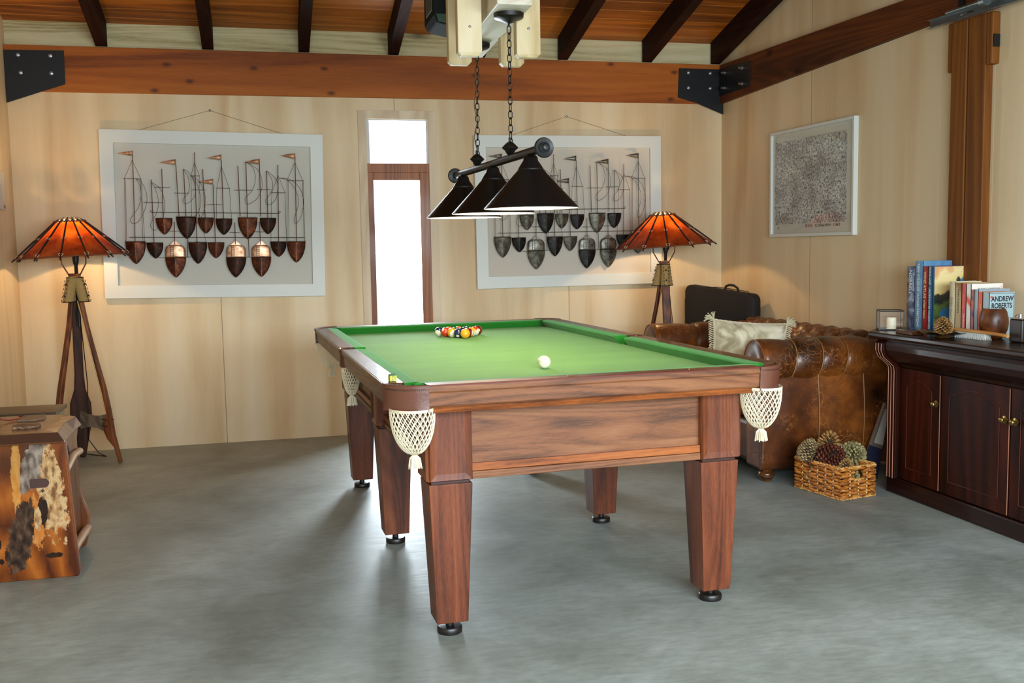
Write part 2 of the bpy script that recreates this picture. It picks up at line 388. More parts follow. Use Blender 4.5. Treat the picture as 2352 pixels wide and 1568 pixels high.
# window at the back
T = MB()
T.box(0.665, 0.722, YB-0.010, YB+0.0, 0, 2.263).box(1.155, 1.213, YB-0.010, YB+0.0, 0, 2.263).box(0.722, 1.155, YB-0.010, YB, 2.205, 2.263)
struct('trim_2', T, M_trimlight, bevel=0.001)
win = root('window_1', None, None); win['kind'] = 'structure'
f = MB()
f.box(0.720, 0.742, YB+0.0, YB+0.09, 1.90, 2.205).box(1.138, 1.156, YB, YB+0.09, 1.90, 2.205).box(0.742, 1.138, YB+0.0, YB+0.09, 2.195, 2.205)
build('reveal', f, plain('pale_reveal', srgb(205, 205, 200), 0.5), win)
f = MB()
f.box(0.720, 1.156, YB-0.006, YB+0.09, 1.838, 1.900)
build('transom', f, M_winwood, win, bevel=0.002)
f = MB()
f.box(0.720, 0.762, YB-0.004, YB+0.09, 0.05, 1.838).box(1.086, 1.156, YB-0.004, YB+0.09, 0.05, 1.838).box(0.762, 1.086, YB, YB+0.08, 1.785, 1.838).box(0.762, 1.086, YB, YB+0.08, 0.05, 0.12)
build('sash', f, M_winwood, win, bevel=0.002)
build('upper_pane', MB().box(0.742, 1.138, YB+0.050, YB+0.054, 1.90, 2.195), M_glass, win)
build('lower_pane', MB().box(0.762, 1.086, YB+0.050, YB+0.054, 0.12, 1.785), M_glass, win)
# steel gusset plates with bolts
def gusset(name, label, outline, y, bolts, parentM=None, nrm=-1):
    r = root(name, label, 'bracket')
    mb = MB().prism(outline, 'y', y, y+0.008)
    build('plate', mb, M_blackplate, r, bevel=0.001)
    for bx, bz in bolts:
        b = MB().lathe([(0.0,0),(0.012,0),(0.012,0.004),(0.009,0.004),(0.009,0.014),(0.0,0.016)], 12, M=Matrix.Translation((bx, y, bz)) @ Matrix.Rotation(math.pi/2, 4, 'X'))
        build('bolt', b, M_bolt, r, smooth=True)
    if parentM is not None: r.matrix_world = parentM
    return r
gusset('steel_bracket', 'black bolted steel gusset plate on the left end of the back beam', [(XL+0.002, 2.60), (-1.190, 2.605), (-1.192, 2.394), (-1.321, 2.350), (XL+0.002, 2.272)], YB-0.030,
       [(-1.46, 2.57), (-1.27, 2.57), (-1.45, 2.46), (-1.27, 2.46)])
gusset('steel_bracket', 'black bolted steel gusset plate on the right end of the back beam', [(3.041, 2.602), (3.397, 2.600), (3.398, 2.270), (3.184, 2.350), (3.033, 2.389)], YB-0.030,
       [(3.115, 2.57), (3.29, 2.57), (3.115, 2.46), (3.29, 2.46)])
r = gusset('steel_bracket', 'small black bolted steel plate on the right wall beam by the corner', [(-0.035, 2.603), (-0.476, 2.583), (-0.476, 2.408), (-0.035, 2.403)], 0.030,
       [], WALL_M)
for bx, bz in [(-0.12, 2.56), (-0.38, 2.55), (-0.12, 2.45), (-0.38, 2.44)]:
    b = MB().lathe([(0.0,0),(0.014,0),(0.014,0.006),(0.009,0.006),(0.009,0.03),(0.0,0.032)], 12, M=Matrix.Translation((bx, 0.038, bz)) @ Matrix.Rotation(-math.pi/2, 4, 'X'))
    build('bolt', b, M_bolt, r, smooth=True)
# wall post on the right: two boards side by side with stepped cheek blocks at the top
def wthing(name, label, cat, group=None):
    r = root(name, label, cat, group=group); r.matrix_world = WALL_M; return r
P = root('wall_post', None, None); P.matrix_world = WALL_M; P['kind'] = 'structure'
build('board', MB().box(-2.643, -2.535, 0, 0.055, 0, 2.40), M_post, P, bevel=0.006)
build('board', MB().box(-2.768, -2.649, 0, 0.050, 0, 2.40), M_post, P, bevel=0.006)
build('groove', MB().box(-2.66, -2.63, 0, 0.038, 0, 2.40), M_dark, P)
build('cheek_block', MB().box(-2.536, -2.503, 0, 0.05, 2.155, 2.40), M_post, P, bevel=0.006)
build('cheek_block', MB().box(-2.810, -2.769, 0, 0.05, 2.150, 2.40), M_post, P, bevel=0.008)
build('clip', MB().box(-2.503, -2.497, 0, 0.03, 2.20, 2.26), M_blackplate, P)
build('clip', MB().box(-2.818, -2.811, 0.01, 0.045, 2.23, 2.29), M_blackplate, P)
# sectional door track fixed to the right beam
tr = wthing('garage_door_track', 'galvanised steel door track channel fixed across the brown beam, top right', 'track')
t = MB()
t.add([(-2.43,0.12,2.432),(-4.2,0.12,2.432),(-4.2,0.15,2.432),(-2.43,0.15,2.432)], [(0,1,2,3)])
t = MB().box(-4.2, -2.43, 0.100, 0.103, 2.388, 2.430).box(-4.2, -2.43, 0.100, 0.128, 2.387, 2.389).box(-4.2, -2.43, 0.100, 0.120, 2.429, 2.431)
build('channel', t, M_galv, tr, bevel=0.0005)
build('bolt_head', MB().lathe([(0,0),(0.006,0),(0.006,0.004),(0,0.005)], 10, M=Matrix.Translation((-2.66, 0.103, 2.412)) @ Matrix.Rotation(-math.pi/2, 4, 'X')), M_bolt, tr)
build('slot', MB().box(-2.74, -2.70, 0.1031, 0.1036, 2.409, 2.416), M_dark, tr)
t = MB().lathe([(0.0,0),(0.008,0),(0.008,0.20),(0.012,0.20),(0.012,0.24),(0.026,0.24),(0.026,0.275),(0,0.275)], 16, M=Matrix.Translation((-2.62, 0.16, 2.425)) @ Matrix.Rotation(-math.pi/2, 4, 'Y'))
build('roller', t, M_galv, tr, smooth=True)
build('hanger_bracket', MB().box(-2.83, -2.80, 0.03, 0.12, 2.43, 2.56).box(-2.60, -2.56, 0.03, 0.04, 2.45, 2.52), M_blackplate, tr)
# ------------------------------------------------------------------ pool table
OAKd, OAKm, OAKl = srgb(80, 48, 30), srgb(124, 76, 46), srgb(142, 94, 60)
def oak(name, axis, coat=0.25, d=OAKd, m=OAKm, l=OAKl, rings=0.5, rs=3.0, spec=0.3):
    return wood(name, d, m, l, axis, 5.0, 0.48, coat, fine=0.40, rings=rings, stretch=0.075, bump=0.05, croughness=0.06, ringscale=rs, spec=spec)
M_oak_x = oak('stained_oak_rail_end', 'x'); M_oak_y = oak('stained_oak_side_shaded', 'y', coat=0.3, spec=0.08, d=srgb(60, 38, 24), m=srgb(92, 60, 38), l=srgb(112, 76, 50))  # side oak toned darker than the ends, shade put into its colour
M_oak_z = oak('stained_oak_leg', 'z', d=srgb(66, 30, 14), m=srgb(108, 52, 26), l=srgb(130, 72, 40), rings=0.35)
M_oak_or = oak('orange_oak_moulding', 'x', d=srgb(96, 46, 14), m=srgb(150, 80, 32), l=srgb(172, 100, 46), rings=0.3)
M_oak_ory = oak('orange_oak_side_shaded', 'y', d=srgb(80, 38, 14), m=srgb(122, 64, 28), l=srgb(146, 82, 40), rings=0.3)  # same moulding with shade mixed into the colour for the long sides
M_red_edge = plain('red_stained_edge', srgb(96, 24, 12), 0.3, coat=0.4)
def felt(name, col):
    M, nt, p = newmat(name)
    p.inputs['Base Color'].default_value = col; p.inputs['Roughness'].default_value = 0.9
    p.inputs['Sheen Weight'].default_value = 0.12; p.inputs['Sheen Roughness'].default_value = 0.4; p.inputs['Sheen Tint'].default_value = (0.6, 1, 0.5, 1)
    tc = nt.nodes.new('ShaderNodeTexCoord'); n = nt.nodes.new('ShaderNodeTexNoise'); n.inputs['Scale'].default_value = 500
    nt.links.new(tc.outputs['Object'], n.inputs['Vector'])
    b = nt.nodes.new('ShaderNodeBump'); b.inputs['Strength'].default_value = 0.15; b.inputs['Distance'].default_value = 0.002
    nt.links.new(n.outputs['Fac'], b.inputs['Height']); nt.links.new(b.outputs['Normal'], p.inputs['Normal'])
    n2 = nt.nodes.new('ShaderNodeTexNoise'); n2.inputs['Scale'].default_value = 3; n2.inputs['Detail'].default_value = 6
    mp = nt.nodes.new('ShaderNodeMapping'); mp.inputs['Scale'].default_value = (0.5, 2.2, 1); nt.links.new(tc.outputs['Object'], mp.inputs['Vector']); nt.links.new(mp.outputs['Vector'], n2.inputs['Vector'])
    c = Vector(col[:3]); r = ramp(nt, [(0.3, (*(c*0.9), 1)), (0.7, (*(c*1.08), 1))]); nt.links.new(n2.outputs['Fac'], r.inputs['Fac']); nt.links.new(r.outputs['Color'], p.inputs['Base Color'])
    return M
M_felt = felt('green_baize', srgb(84, 132, 38)); M_felt2 = felt('green_baize_cushion', srgb(22, 120, 24))
M_leather_p = plain('brown_pocket_leather', srgb(98, 56, 42), 0.38, coat=0.2, bump=0.08, bscale=120)
M_cord = plain('cream_cotton_cord', srgb(232, 220, 190), 0.8, bump=0.1, bscale=900)
M_rubber = plain('black_foot_plastic', srgb(22, 18, 18), 0.35)
M_brass = plain('brass_screw', srgb(212, 170, 90), 0.25, 1.0)

TX, TY, TR = 1.0664, 3.0782, 0.0403
tbl = root('pool_table', 'oak pool table with green cloth and six tapered legs in the middle of the room', 'pool table', (TX, TY, 0), TR)
TM = Matrix.Translation((TX, TY, 0)) @ Matrix.Rotation(TR, 4, 'Z')
HW, TL, TH, BED = 0.71, 2.589, 0.879, 0.838
PK = 0.115   # length taken from each rail end by a corner pocket
MID = TL/2
# slate bed with cloth, pocket bites at corners and middles
def bed():
    b = MB(); pts = []
    def arc(cx, cy, r, a0, a1, n=8): return [(cx+r*math.cos(math.radians(a0+(a1-a0)*i/n)), cy+r*math.sin(math.radians(a0+(a1-a0)*i/n))) for i in range(n+1)]
    hw, y0, y1 = 0.64, 0.065, TL-0.065
    pts += arc(-hw, y0, 0.055, 90, 0); pts += arc(hw, y0, 0.055, 180, 90)
    pts += arc(hw+0.03, MID, 0.05, 270-30, 90+30, 8)
    pts += arc(hw, y1, 0.055, 270, 180); pts += arc(-hw, y1, 0.055, 0, -90)
    pts += arc(-hw-0.03, MID, 0.05, 60, -60, 8)
    b.loft([[(x, y, BED-0.03) for x, y in pts], [(x, y, BED) for x, y in pts]])
    return b
o = build('cloth', bed(), M_felt, tbl)
# rails: wood section (outer) and cushion section (inner); profile in (d, z), d = distance in from the outer edge
rail_prof = [(0.0, 0.876), (0.002, 0.879), (0.066, 0.8785), (0.066, 0.806), (0.010, 0.806), (0.006, 0.812), (0.004, 0.852), (0.0, 0.857)]
strip_prof = [(0.022, 0.806), (0.09, 0.806), (0.09, 0.784), (0.030, 0.784)]
cush_prof = [(0.066, 0.8785), (0.108, 0.8765), (0.1175, 0.8745), (0.1195, 0.871), (0.117, 0.867), (0.095, 0.8385), (0.066, 0.8385)]
def side_piece(prof, side, a, b, ca=0.0, cb=0.0):
    """side 'n','f' run along x, 'l','r' along y. a,b ends; ca,cb: how much the inner edge is shortened at each end"""
    mb = MB(); dmax = max(p[0] for p in prof); dmin = min(p[0] for p in prof)
    rings = []
    for t, c in ((a, ca), (b, -cb)):
        ring = []
        for d, z in prof:
            k = 0 if dmax == dmin else (d-dmin)/(dmax-dmin)
            q = t + c*k
            if side == 'n': ring.append((q, d, z))
            elif side == 'f': ring.append((q, TL-d, z))
            elif side == 'l': ring.append((-HW+d, q, z))
            else: ring.append((HW-d, q, z))
        rings.append(ring)
    return mb.loft(rings)
pieces = [('n', -HW+0.125, HW-0.125), ('f', -HW+0.125, HW-0.125), ('l', 0.105, MID-0.045), ('l', MID+0.045, TL-0.105), ('r', 0.105, MID-0.045), ('r', MID+0.045, TL-0.105)]
for side, a, b in pieces:
    lng = side in 'lr'
    o = build('rail', side_piece(rail_prof, side, a, b), M_oak_y if lng else M_oak_x, tbl, bevel=0.0012); fix_normals(o)
    e = build('edge_line', side_piece([(-0.0006, 0.8775), (0.0008, 0.8775), (0.0008, 0.8735), (-0.0006, 0.8735)], side, a, b), M_red_edge, o)
    # underside moulding strip
    o = build('moulding', side_piece(strip_prof, side, a+0.0, b-0.0), M_oak_ory if lng else M_oak_or, tbl, bevel=0.001); fix_normals(o)
    corner = 0.038; middle = 0.022
    ca, cb = (corner, corner) if not lng else ((corner, middle) if b < MID else (middle, corner))
    ea = 0.03 if not lng else (0.02 if b < MID else 0.012); eb = 0.03 if not lng else (0.012 if b < MID else 0.02)
    o = build('cushion', side_piece(cush_prof, side, a-ea, b+eb, ca+ea*0.3, cb+eb*0.3), M_felt2, tbl, smooth=True, angle=50); fix_normals(o)
# little brass screw heads on the near rail
for u in (-0.10, 0.34):
    build('screw_cover', MB().lathe([(0, 0), (0.012, 0), (0.011, 0.0015), (0, 0.0018)], 14, c=(u, 0.034, 0.8785)), M_brass, tbl, smooth=True)
# apron frame: side panels between leg blocks
LU = [-0.4925, 0.4925]; LV = [0.194, 1.2945, 2.395]; LH = 0.074
FV = LV[0]-LH  # front face of legs
def framed_panel(a, b, side):
    """panel with lower orange strip and bottom rail; side as above"""
    def pb(d0, d1, z0, z1, aa=a, bb=b):
        m = MB()
        if side == 'n': return m.box(aa, bb, d0, d1, z0, z1)
        if side == 'f': return m.box(aa, bb, TL-d1, TL-d0, z0, z1)
        if side == 'l': return m.box(-HW+d0+0.04, -HW+d1+0.04, aa, bb, z0, z1)
        return m.box(HW-d1-0.04, HW-d0-0.04, aa, bb, z0, z1)
    W1 = M_oak_x if side in 'nf' else M_oak_y; W2 = M_oak_or if side in 'nf' else M_oak_ory
    d = FV
    pn = build('apron_panel', pb(d+0.022, d+0.042, 0.575, 0.79), W1, tbl)
    build('apron_strip', pb(d+0.008, d+0.03, 0.566, 0.592), W2, tbl, bevel=0.001)
    build('apron_strip', pb(d+0.004, d+0.03, 0.540, 0.5645), W1, tbl, bevel=0.002)
framed_panel(LU[0]+LH, LU[1]-LH, 'n'); framed_panel(LU[0]+LH, LU[1]-LH, 'f')
for a, b in ((LV[0]+LH, LV[1]-LH), (LV[1]+LH, LV[2]-LH)):
    framed_panel(a, b, 'l'); framed_panel(a, b, 'r')
build('underframe', MB().box(-0.50, 0.50, 0.2, TL-0.2, 0.60, 0.80), plain('dark_carcase', srgb(50, 30, 20), 0.6), tbl)
def leg_block(u, v):
    # square block with raised bevelled field on the outward faces
    m = MB().box(u-LH, u+LH, v-LH, v+LH, 0.540, 0.79)
    o = build('leg_block', m, M_oak_z, tbl, bevel=0.003)
    def field(nrm):
        g = MB(); w = LH; z0, z1 = 0.540, 0.79
        def P(a, z, d):
            if nrm == 'n': return (u+a, v-LH-d, z)
            if nrm == 'f': return (u+a, v+LH+d, z)
            if nrm == 'l': return (u-LH-d, v+a, z)
            return (u+LH+d, v+a, z)
        r0 = [P(-w, z0, 0.0), P(w, z0, 0.0), P(w, z1, 0.0), P(-w, z1, 0.0)]
        r1 = [P(-w+0.004, z0+0.004, 0.009), P(w-0.004, z0+0.004, 0.009), P(w-0.004, z1-0.004, 0.009), P(-w+0.004, z1-0.004, 0.009)]
        i = 0.024
        r2 = [P(-w+i, z0+i, 0.002), P(w-i, z0+i, 0.002), P(w-i, z1-i*0.5, 0.002), P(-w+i, z1-i*0.5, 0.002)]
        g.loft([r0, r1, r2], cap=False); n = len(g.v); g.f.append((n-4, n-3, n-2, n-1))
        q = build('frame_moulding', g, M_oak_z, o); fix_normals(q)
    if v < 0.5: field('n')
    if v > 2: field('f')
    field('l' if u < 0 else 'r')
for v in LV:
    for u in LU:
        leg_block(u, v)
        build('leg_gap', MB().box(u-LH+0.01, u+LH-0.01, v-LH+0.01, v+LH-0.01, 0.520, 0.541), plain('dark_gap_red', srgb(52, 18, 10), 0.5), tbl)
        rings = []
        for z, h in ((0.048, 0.054), (0.529, 0.074)):
            rings.append([(u-h, v-h, z), (u+h, v-h, z), (u+h, v+h, z), (u-h, v+h, z)])
        lg = build('leg', MB().loft(rings), M_oak_z, tbl, bevel=0.003)
        ft = MB().lathe([(0, 0), (0.042, 0), (0.043, 0.004), (0.043, 0.018), (0.039, 0.023), (0.014, 0.025), (0.012, 0.05), (0, 0.05)], 24, c=(u, v, 0))
        build('foot', ft, M_rubber, lg, smooth=True)

# pockets: leather cap, knitted net bag with tassel
def net_part(parent, c, r, h, squash=(1, 1), lean=(0, 0), n=24):
    """knitted bag: crossing cords around a tapered bag; c top centre"""
    mb = MB()
    def P(th, t):
        rr = r*((1-t**2.4)**0.55*0.92+0.08) * (1.0 + 0.04*math.sin(3*th))
        return (c[0]+rr*squash[0]*math.cos(th)+lean[0]*t, c[1]+rr*squash[1]*math.sin(th)+lean[1]*t, c[2]-h*t)
    K = 22
    for i in range(n):
        for sgn in (1, -1):
            pts = []
            for k in range(K+1):
                t = k/K
                th = 2*math.pi*i/n + sgn*(0.16*math.sin(k*math.pi/1.0 + 0) + 1.35*t)
                pts.append(P(th, t))
            mb.tube(pts, 0.0017, 5)
    for t in (0.0, 0.03):
        mb.tube([P(2*math.pi*k/32, t) for k in range(32)], 0.0022, 5, closed=True)
    nt = build('net', mb, M_cord, parent, smooth=True)
    bx, by, bz = c[0]+lean[0], c[1]+lean[1], c[2]-h
    tm = MB().sphere((bx, by, bz-0.002), 0.008, 12, 8, sz=0.9)
    for i in range(70):
        a = 2*math.pi*random.random(); q = 0.022*math.sqrt(random.random())
        L = 0.040+0.006*random.random()
        tm.tube([(bx+q*0.2*math.cos(a), by+q*0.2*math.sin(a), bz), (bx+q*0.8*math.cos(a), by+q*0.8*math.sin(a), bz-0.012), (bx+q*math.cos(a)*1.05, by+q*math.sin(a)*1.05, bz-L)], 0.0017, 4)
    build('tassel', tm, M_cord, nt, smooth=True)
def corner_pocket(sx, sy):
    pk = bpy.data.objects.new('pocket', None); COL.objects.link(pk); pk.parent = tbl
    cx = sx*(HW-0.0); cy = 0.0 if sy < 0 else TL
    # arc from rail end on the long side to rail end on the short side
    A = Vector((sx*(HW-0.004), 0.107 if sy < 0 else TL-0.107)); B = Vector((sx*(HW-0.127), 0.004 if sy < 0 else TL-0.004))
    Cc = Vector((sx*(HW-0.115), 0.103 if sy < 0 else TL-0.103)); 
    pts = []
    a0 = math.atan2(A.y-Cc.y, A.x-Cc.x); a1 = math.atan2(B.y-Cc.y, B.x-Cc.x)
    d = a1-a0
    while d > math.pi: d -= 2*math.pi
    while d < -math.pi: d += 2*math.pi
    N = 14; rings = []
    prof = [(-0.004, 0.8775), (0.004, 0.881), (0.010, 0.878), (0.010, 0.868), (0.006, 0.866), (0.0065, 0.85), (0.004, 0.800), (0.006, 0.792), (0.001, 0.792), (-0.001, 0.80), (-0.003, 0.86)]
    for i in range(N+1):
        t = i/N; a = a0+d*t
        rad = (A-Cc).length*(1-t)+(B-Cc).length*t - 0.004*math.sin(math.pi*t)
        ring = []
        for off, z in prof:
            sc = 0.012*math.sin(math.pi*t) * (1 if z < 0.85 else 0.3) * -0.5
            ring.append((Cc.x+(rad+off+sc)*math.cos(a), Cc.y+(rad+off+sc)*math.sin(a), z + (0.003*math.sin(9*t) if z < 0.81 else 0)))
        rings.append(ring)
    o = build('leather', MB().loft(rings), M_leather_p, pk, smooth=True, angle=60); fix_normals(o)
    # line of stitches under the rolled lip
    st = MB()
    for i in range(1, 30):
        t = i/30; a = a0+d*t; rad = (A-Cc).length*(1-t)+(B-Cc).length*t + 0.004
        x, y = Cc.x+rad*math.cos(a), Cc.y+rad*math.sin(a)
        st.sphere((x, y, 0.864), 0.0016, 6, 4)
    build('stitching', st, plain('dark_stitch', srgb(50, 26, 18), 0.6), o)
    net_part(pk, (sx*(HW-0.085), 0.062 if sy < 0 else TL-0.062, 0.800), 0.072, 0.150, lean=(sx*-0.003, 0.0))
for sx in (-1, 1):
    for sy in (-1, 1): corner_pocket(sx, sy)
def middle_pocket(sx):
    pk = bpy.data.objects.new('pocket', None); COL.objects.link(pk); pk.parent = tbl
    rings = []
    prof = [(-0.004, 0.8775), (0.004, 0.880), (0.008, 0.877), (0.008, 0.867), (0.004, 0.865), (0.003, 0.800), (-0.002, 0.80), (-0.003, 0.86)]
    for i in range(11):
        t = i/10; a = math.pi*(t-0.5)
        ring = [(sx*(HW-0.018+(0.020+off)*math.cos(a)), MID+(0.046+off*0.3)*math.sin(a), z) for off, z in prof]
        rings.append(ring)
    o = build('leather', MB().loft(rings), M_leather_p, pk, smooth=True, angle=60); fix_normals(o)
    net_part(pk, (sx*(HW-0.044), MID, 0.800), 0.052, 0.128, squash=(0.75, 1.15), n=22)
middle_pocket(-1); middle_pocket(1)

# ------------------------------------------------------------------ balls
CREAM = srgb(238, 232, 205)
def ballmat(name, col, stripe, rot):
    M, nt, p = newmat(name); p.inputs['Roughness'].default_value = 0.12; p.inputs['Coat Weight'].default_value = 0.6; p.inputs['Coat Roughness'].default_value = 0.04
    p.inputs['Base Color'].default_value = col
    if stripe:
        tc = nt.nodes.new('ShaderNodeTexCoord'); mp = nt.nodes.new('ShaderNodeMapping'); mp.inputs['Rotation'].default_value = rot
        nt.links.new(tc.outputs['Object'], mp.inputs['Vector'])
        sx = nt.nodes.new('ShaderNodeSeparateXYZ'); nt.links.new(mp.outputs['Vector'], sx.inputs[0])
        f = math_n(nt, 'LESS_THAN', math_n(nt, 'ABSOLUTE', sx.outputs[2]), 0.0145)
        nt.links.new(mixc(nt, f, CREAM, col), p.inputs['Base Color'])
    return M
BR = 0.0254
def ball(u, v, col, stripe, label, rot=(0, 0, 0), spot=None, num=None, group='racked balls in the triangle', name='pool_ball', cat='ball'):
    w = TM @ Vector((u, v, BED+BR))
    r = root(name, label, cat, w, group=group)
    M = ballmat(name+'_lacquer', col, stripe, rot)
    build('sphere', MB().sphere((0, 0, 0), BR, 32, 20), M, r, smooth=True, angle=180)
    if spot:
        d = Vector(spot).normalized(); q = d.to_track_quat('Z', 'Y').to_matrix().to_4x4()
        prof = []
        for i in range(5):
            a = 0.34*i/4; prof.append(((BR+0.0003)*math.sin(a), (BR+0.0003)*math.cos(a)))
        prof.reverse()
        s = build('number_spot', MB().lathe(prof + [(0.0, BR-0.002)], 20, M=q), plain('cream_spot', CREAM, 0.15), r, smooth=True)
        if num:
            text('numeral', num, 0.010, plain('black_print', srgb(15, 15, 15), 0.3), s, q @ Matrix.Translation((0, 0, BR+0.0003)), ext=0.0001)
    return r
YEL, BLU, REDb, PUR, ORA, GRE, MAR, BLK = srgb(238, 170, 40), srgb(28, 40, 78), srgb(206, 60, 30), srgb(70, 40, 90), srgb(232, 110, 46), srgb(24, 84, 56), srgb(112, 24, 22), srgb(18, 18, 20)
ball(-0.015, 0.573, srgb(240, 234, 205), False, 'plain cream cue ball alone on the green cloth', group=None, name='cue_ball')
a0, a1 = math.radians(118.5), math.radians(57.5)
apex = Vector((0.006, 1.950)); d1 = Vector((math.cos(a0), math.sin(a0)))*0.0512; d2 = Vector((math.cos(a1), math.sin(a1)))*0.0512
rack = [  # row, steps to the right: colour, stripe, rotation, spot, numeral, words
 (0, 0, YEL, False, (0,0,0), None, None, 'solid yellow ball at the front tip of the rack'),
 (1, 0, BLU, False, (0,0,0), (-0.35, -0.75, -0.55), '2', 'solid dark blue ball left of the front yellow ball'),
 (1, 1, MAR, True, (0.2,1.45,0), None, None, 'maroon striped ball right of the front yellow ball'),
 (2, 0, YEL, True, (1.2,0.3,0), None, None, 'yellow and cream ball left of the dark blue ball'),
 (2, 1, BLK, False, (0,0,0), None, None, 'solid black ball in the middle of the rack'),
 (2, 2, YEL, True, (0.7,1.3,0), None, None, 'pale cream striped ball third along the right edge of the rack'),
 (3, 0, REDb, False, (0,0,0), (-0.6, -0.4, 0.55), None, 'orange red ball second from the left end of the rack'),
 (3, 1, GRE, False, (0,0,0), None, None, 'solid green ball inside the rack behind the yellow and cream ball'),
 (3, 2, PUR, True, (1.5,0.2,0), None, None, 'purple striped ball inside the rack behind the black ball'),
 (3, 3, REDb, True, (1.0,0.9,0), None, None, 'red striped ball beside the rightmost maroon ball'),
 (4, 0, BLU, True, (0.9,-0.6,0), None, None, 'dark blue striped ball at the left corner of the rack'),
 (4, 1, ORA, False, (0,0,0), None, None, 'solid orange ball in the back row beside the blue stripe'),
 (4, 2, ORA, True, (1.4,0.5,0), None, None, 'orange striped ball in the middle of the back row'),
 (4, 3, GRE, True, (1.0,0.5,0), None, None, 'green striped ball in the back row near the right corner'),
 (4, 4, MAR, True, (0.9,-0.9,0.3), (0.0, -0.95, 0.1), '11', 'maroon ball with a cream number spot at the right corner of the rack'),
]
for row, k, col, st, rot, spot, num, words in rack:
    q = apex + d1*(row-k) + d2*k
    ball(q.x, q.y, col, st, words, rot, spot, num)
# chalk cube on the near-left rail
w = TM @ Vector((-0.672, 0.150, 0.8792))
ch = root('chalk_cube', 'small yellow green chalk cube on the near left rail by the corner pocket', 'chalk', w, TR+0.15)
build('paper_wrap', MB().box(-0.0115, 0.0115, -0.0115, 0.0115, 0, 0.0185), plain('yellow_green_label', srgb(176, 176, 60), 0.5, vary=0.5, vscale=160), ch, bevel=0.001)
build('chalk_top', MB().box(-0.0105, 0.0105, -0.0105, 0.0105, 0.0186, 0.0225), plain('green_chalk', srgb(70, 110, 80), 0.9), ch, bevel=0.001)

# ------------------------------------------------------------------ pendant lamp over the table
M_shade_in = plain('white_enamel_inside', srgb(250, 246, 235), 0.5)
M_bulb = plain('warm_bulb', srgb(255, 244, 220), 0.4, emit=(1.0, 0.86, 0.62, 1), estr=14)
pend = root('pendant_light', 'black three-shade billiard pendant on chains above the pool table', 'ceiling lamp', (0.99, 4.30, 1.452))
PD = Vector((0.966-1.016, 4.847-3.754, 0)).normalized(); pend.rotation_euler = (0, 0, math.atan2(PD.y, PD.x)-math.pi/2)
# local y runs along the bar
BZ = 0.217
build('bar', MB().tube([(0, -0.70, BZ), (0, 0.70, BZ)], 0.0165, 20), M_black, pend, smooth=True)
for sgn in (-1, 1):
    prof = [(0.0165, 0.0), (0.034, 0.004), (0.038, 0.010), (0.034, 0.018), (0.021, 0.014), (0.020, 0.022), (0.011, 0.028), (0.009, 0.034), (0.0, 0.036)]
    Mx = Matrix.Translation((0, sgn*0.70, BZ)) @ Matrix.Rotation(-sgn*math.pi/2, 4, 'X')
    build('end_cap', MB().lathe(prof, 28, M=Mx), plain('grey_sheen_cap', srgb(44, 46, 48), 0.42, 0.3), pend, smooth=True)
for yy in (-0.545, 0.0, 0.545):
    sp = [(0.182, 0.000), (0.183, 0.003), (0.048, 0.152), (0.046, 0.152), (0.180, 0.0015)]
    s = build('shade', MB().lathe([(0.183, 0.000), (0.184, 0.003), (0.048, 0.150)], 64, c=(0, yy, 0), cap=False), M_black, pend, smooth=True)
    build('inner_lining', MB().lathe([(0.1815, 0.0005), (0.046, 0.148), (0.0, 0.149)], 64, c=(0, yy, 0), cap=False), M_shade_in, s, smooth=True)
    build('rim', MB().tube([(0.183*math.cos(2*math.pi*i/64), yy+0.183*math.sin(2*math.pi*i/64), 0.0015) for i in range(64)], 0.0012, 6, closed=True), M_black, s, smooth=True)
    build('shade_cap', MB().lathe([(0.050, 0.146), (0.051, 0.151), (0.047, 0.156), (0.043, 0.163), (0.030, 0.182), (0.027, 0.196), (0.022, 0.203), (0.0, 0.204)], 32, c=(0, yy, 0)), M_black, s, smooth=True, angle=60)
    build('bulb', MB().sphere((0, yy, 0.072), 0.028, 16, 12, sz=1.15), M_bulb, s, smooth=True)
    w = pend.matrix_basis @ Vector((0, yy, 0.035)) if False else Matrix.Translation(pend.location) @ Matrix.Rotation(pend.rotation_euler.z, 4, 'Z') @ Vector((0, yy, 0.03))
    point('pendant_bulb_light', w, 7, (1.0, 0.82, 0.58), 0.03)
def chain(name, p0, p1, parent, pitch=0.027, r=0.0022, w=0.0085):
    p0 = Vector(p0); p1 = Vector(p1); d = (p0-p1); n = int(d.length/pitch); q = d.normalized().to_track_quat('Z', 'Y').to_matrix().to_4x4(); m = MB()
    for i in range(n):
        c = p1 + d*((i+0.5)/n); pts = []; L = pitch*0.5+0.0035
        for k in range(12):
            a = 2*math.pi*k/12; x = w*math.cos(a); z = L*math.sin(a)
            if abs(math.sin(a)) < 0.6: x = w*(1 if math.cos(a) > 0 else -1)*0.98
            pts.append((x, 0, z))
        m.tube(pts, r, 6, closed=True, M=Matrix.Translation(c) @ q @ Matrix.Rotation((i % 2)*math.pi/2+0.5, 4, 'Z'))
    return build(name, m, M_black, parent, smooth=True)
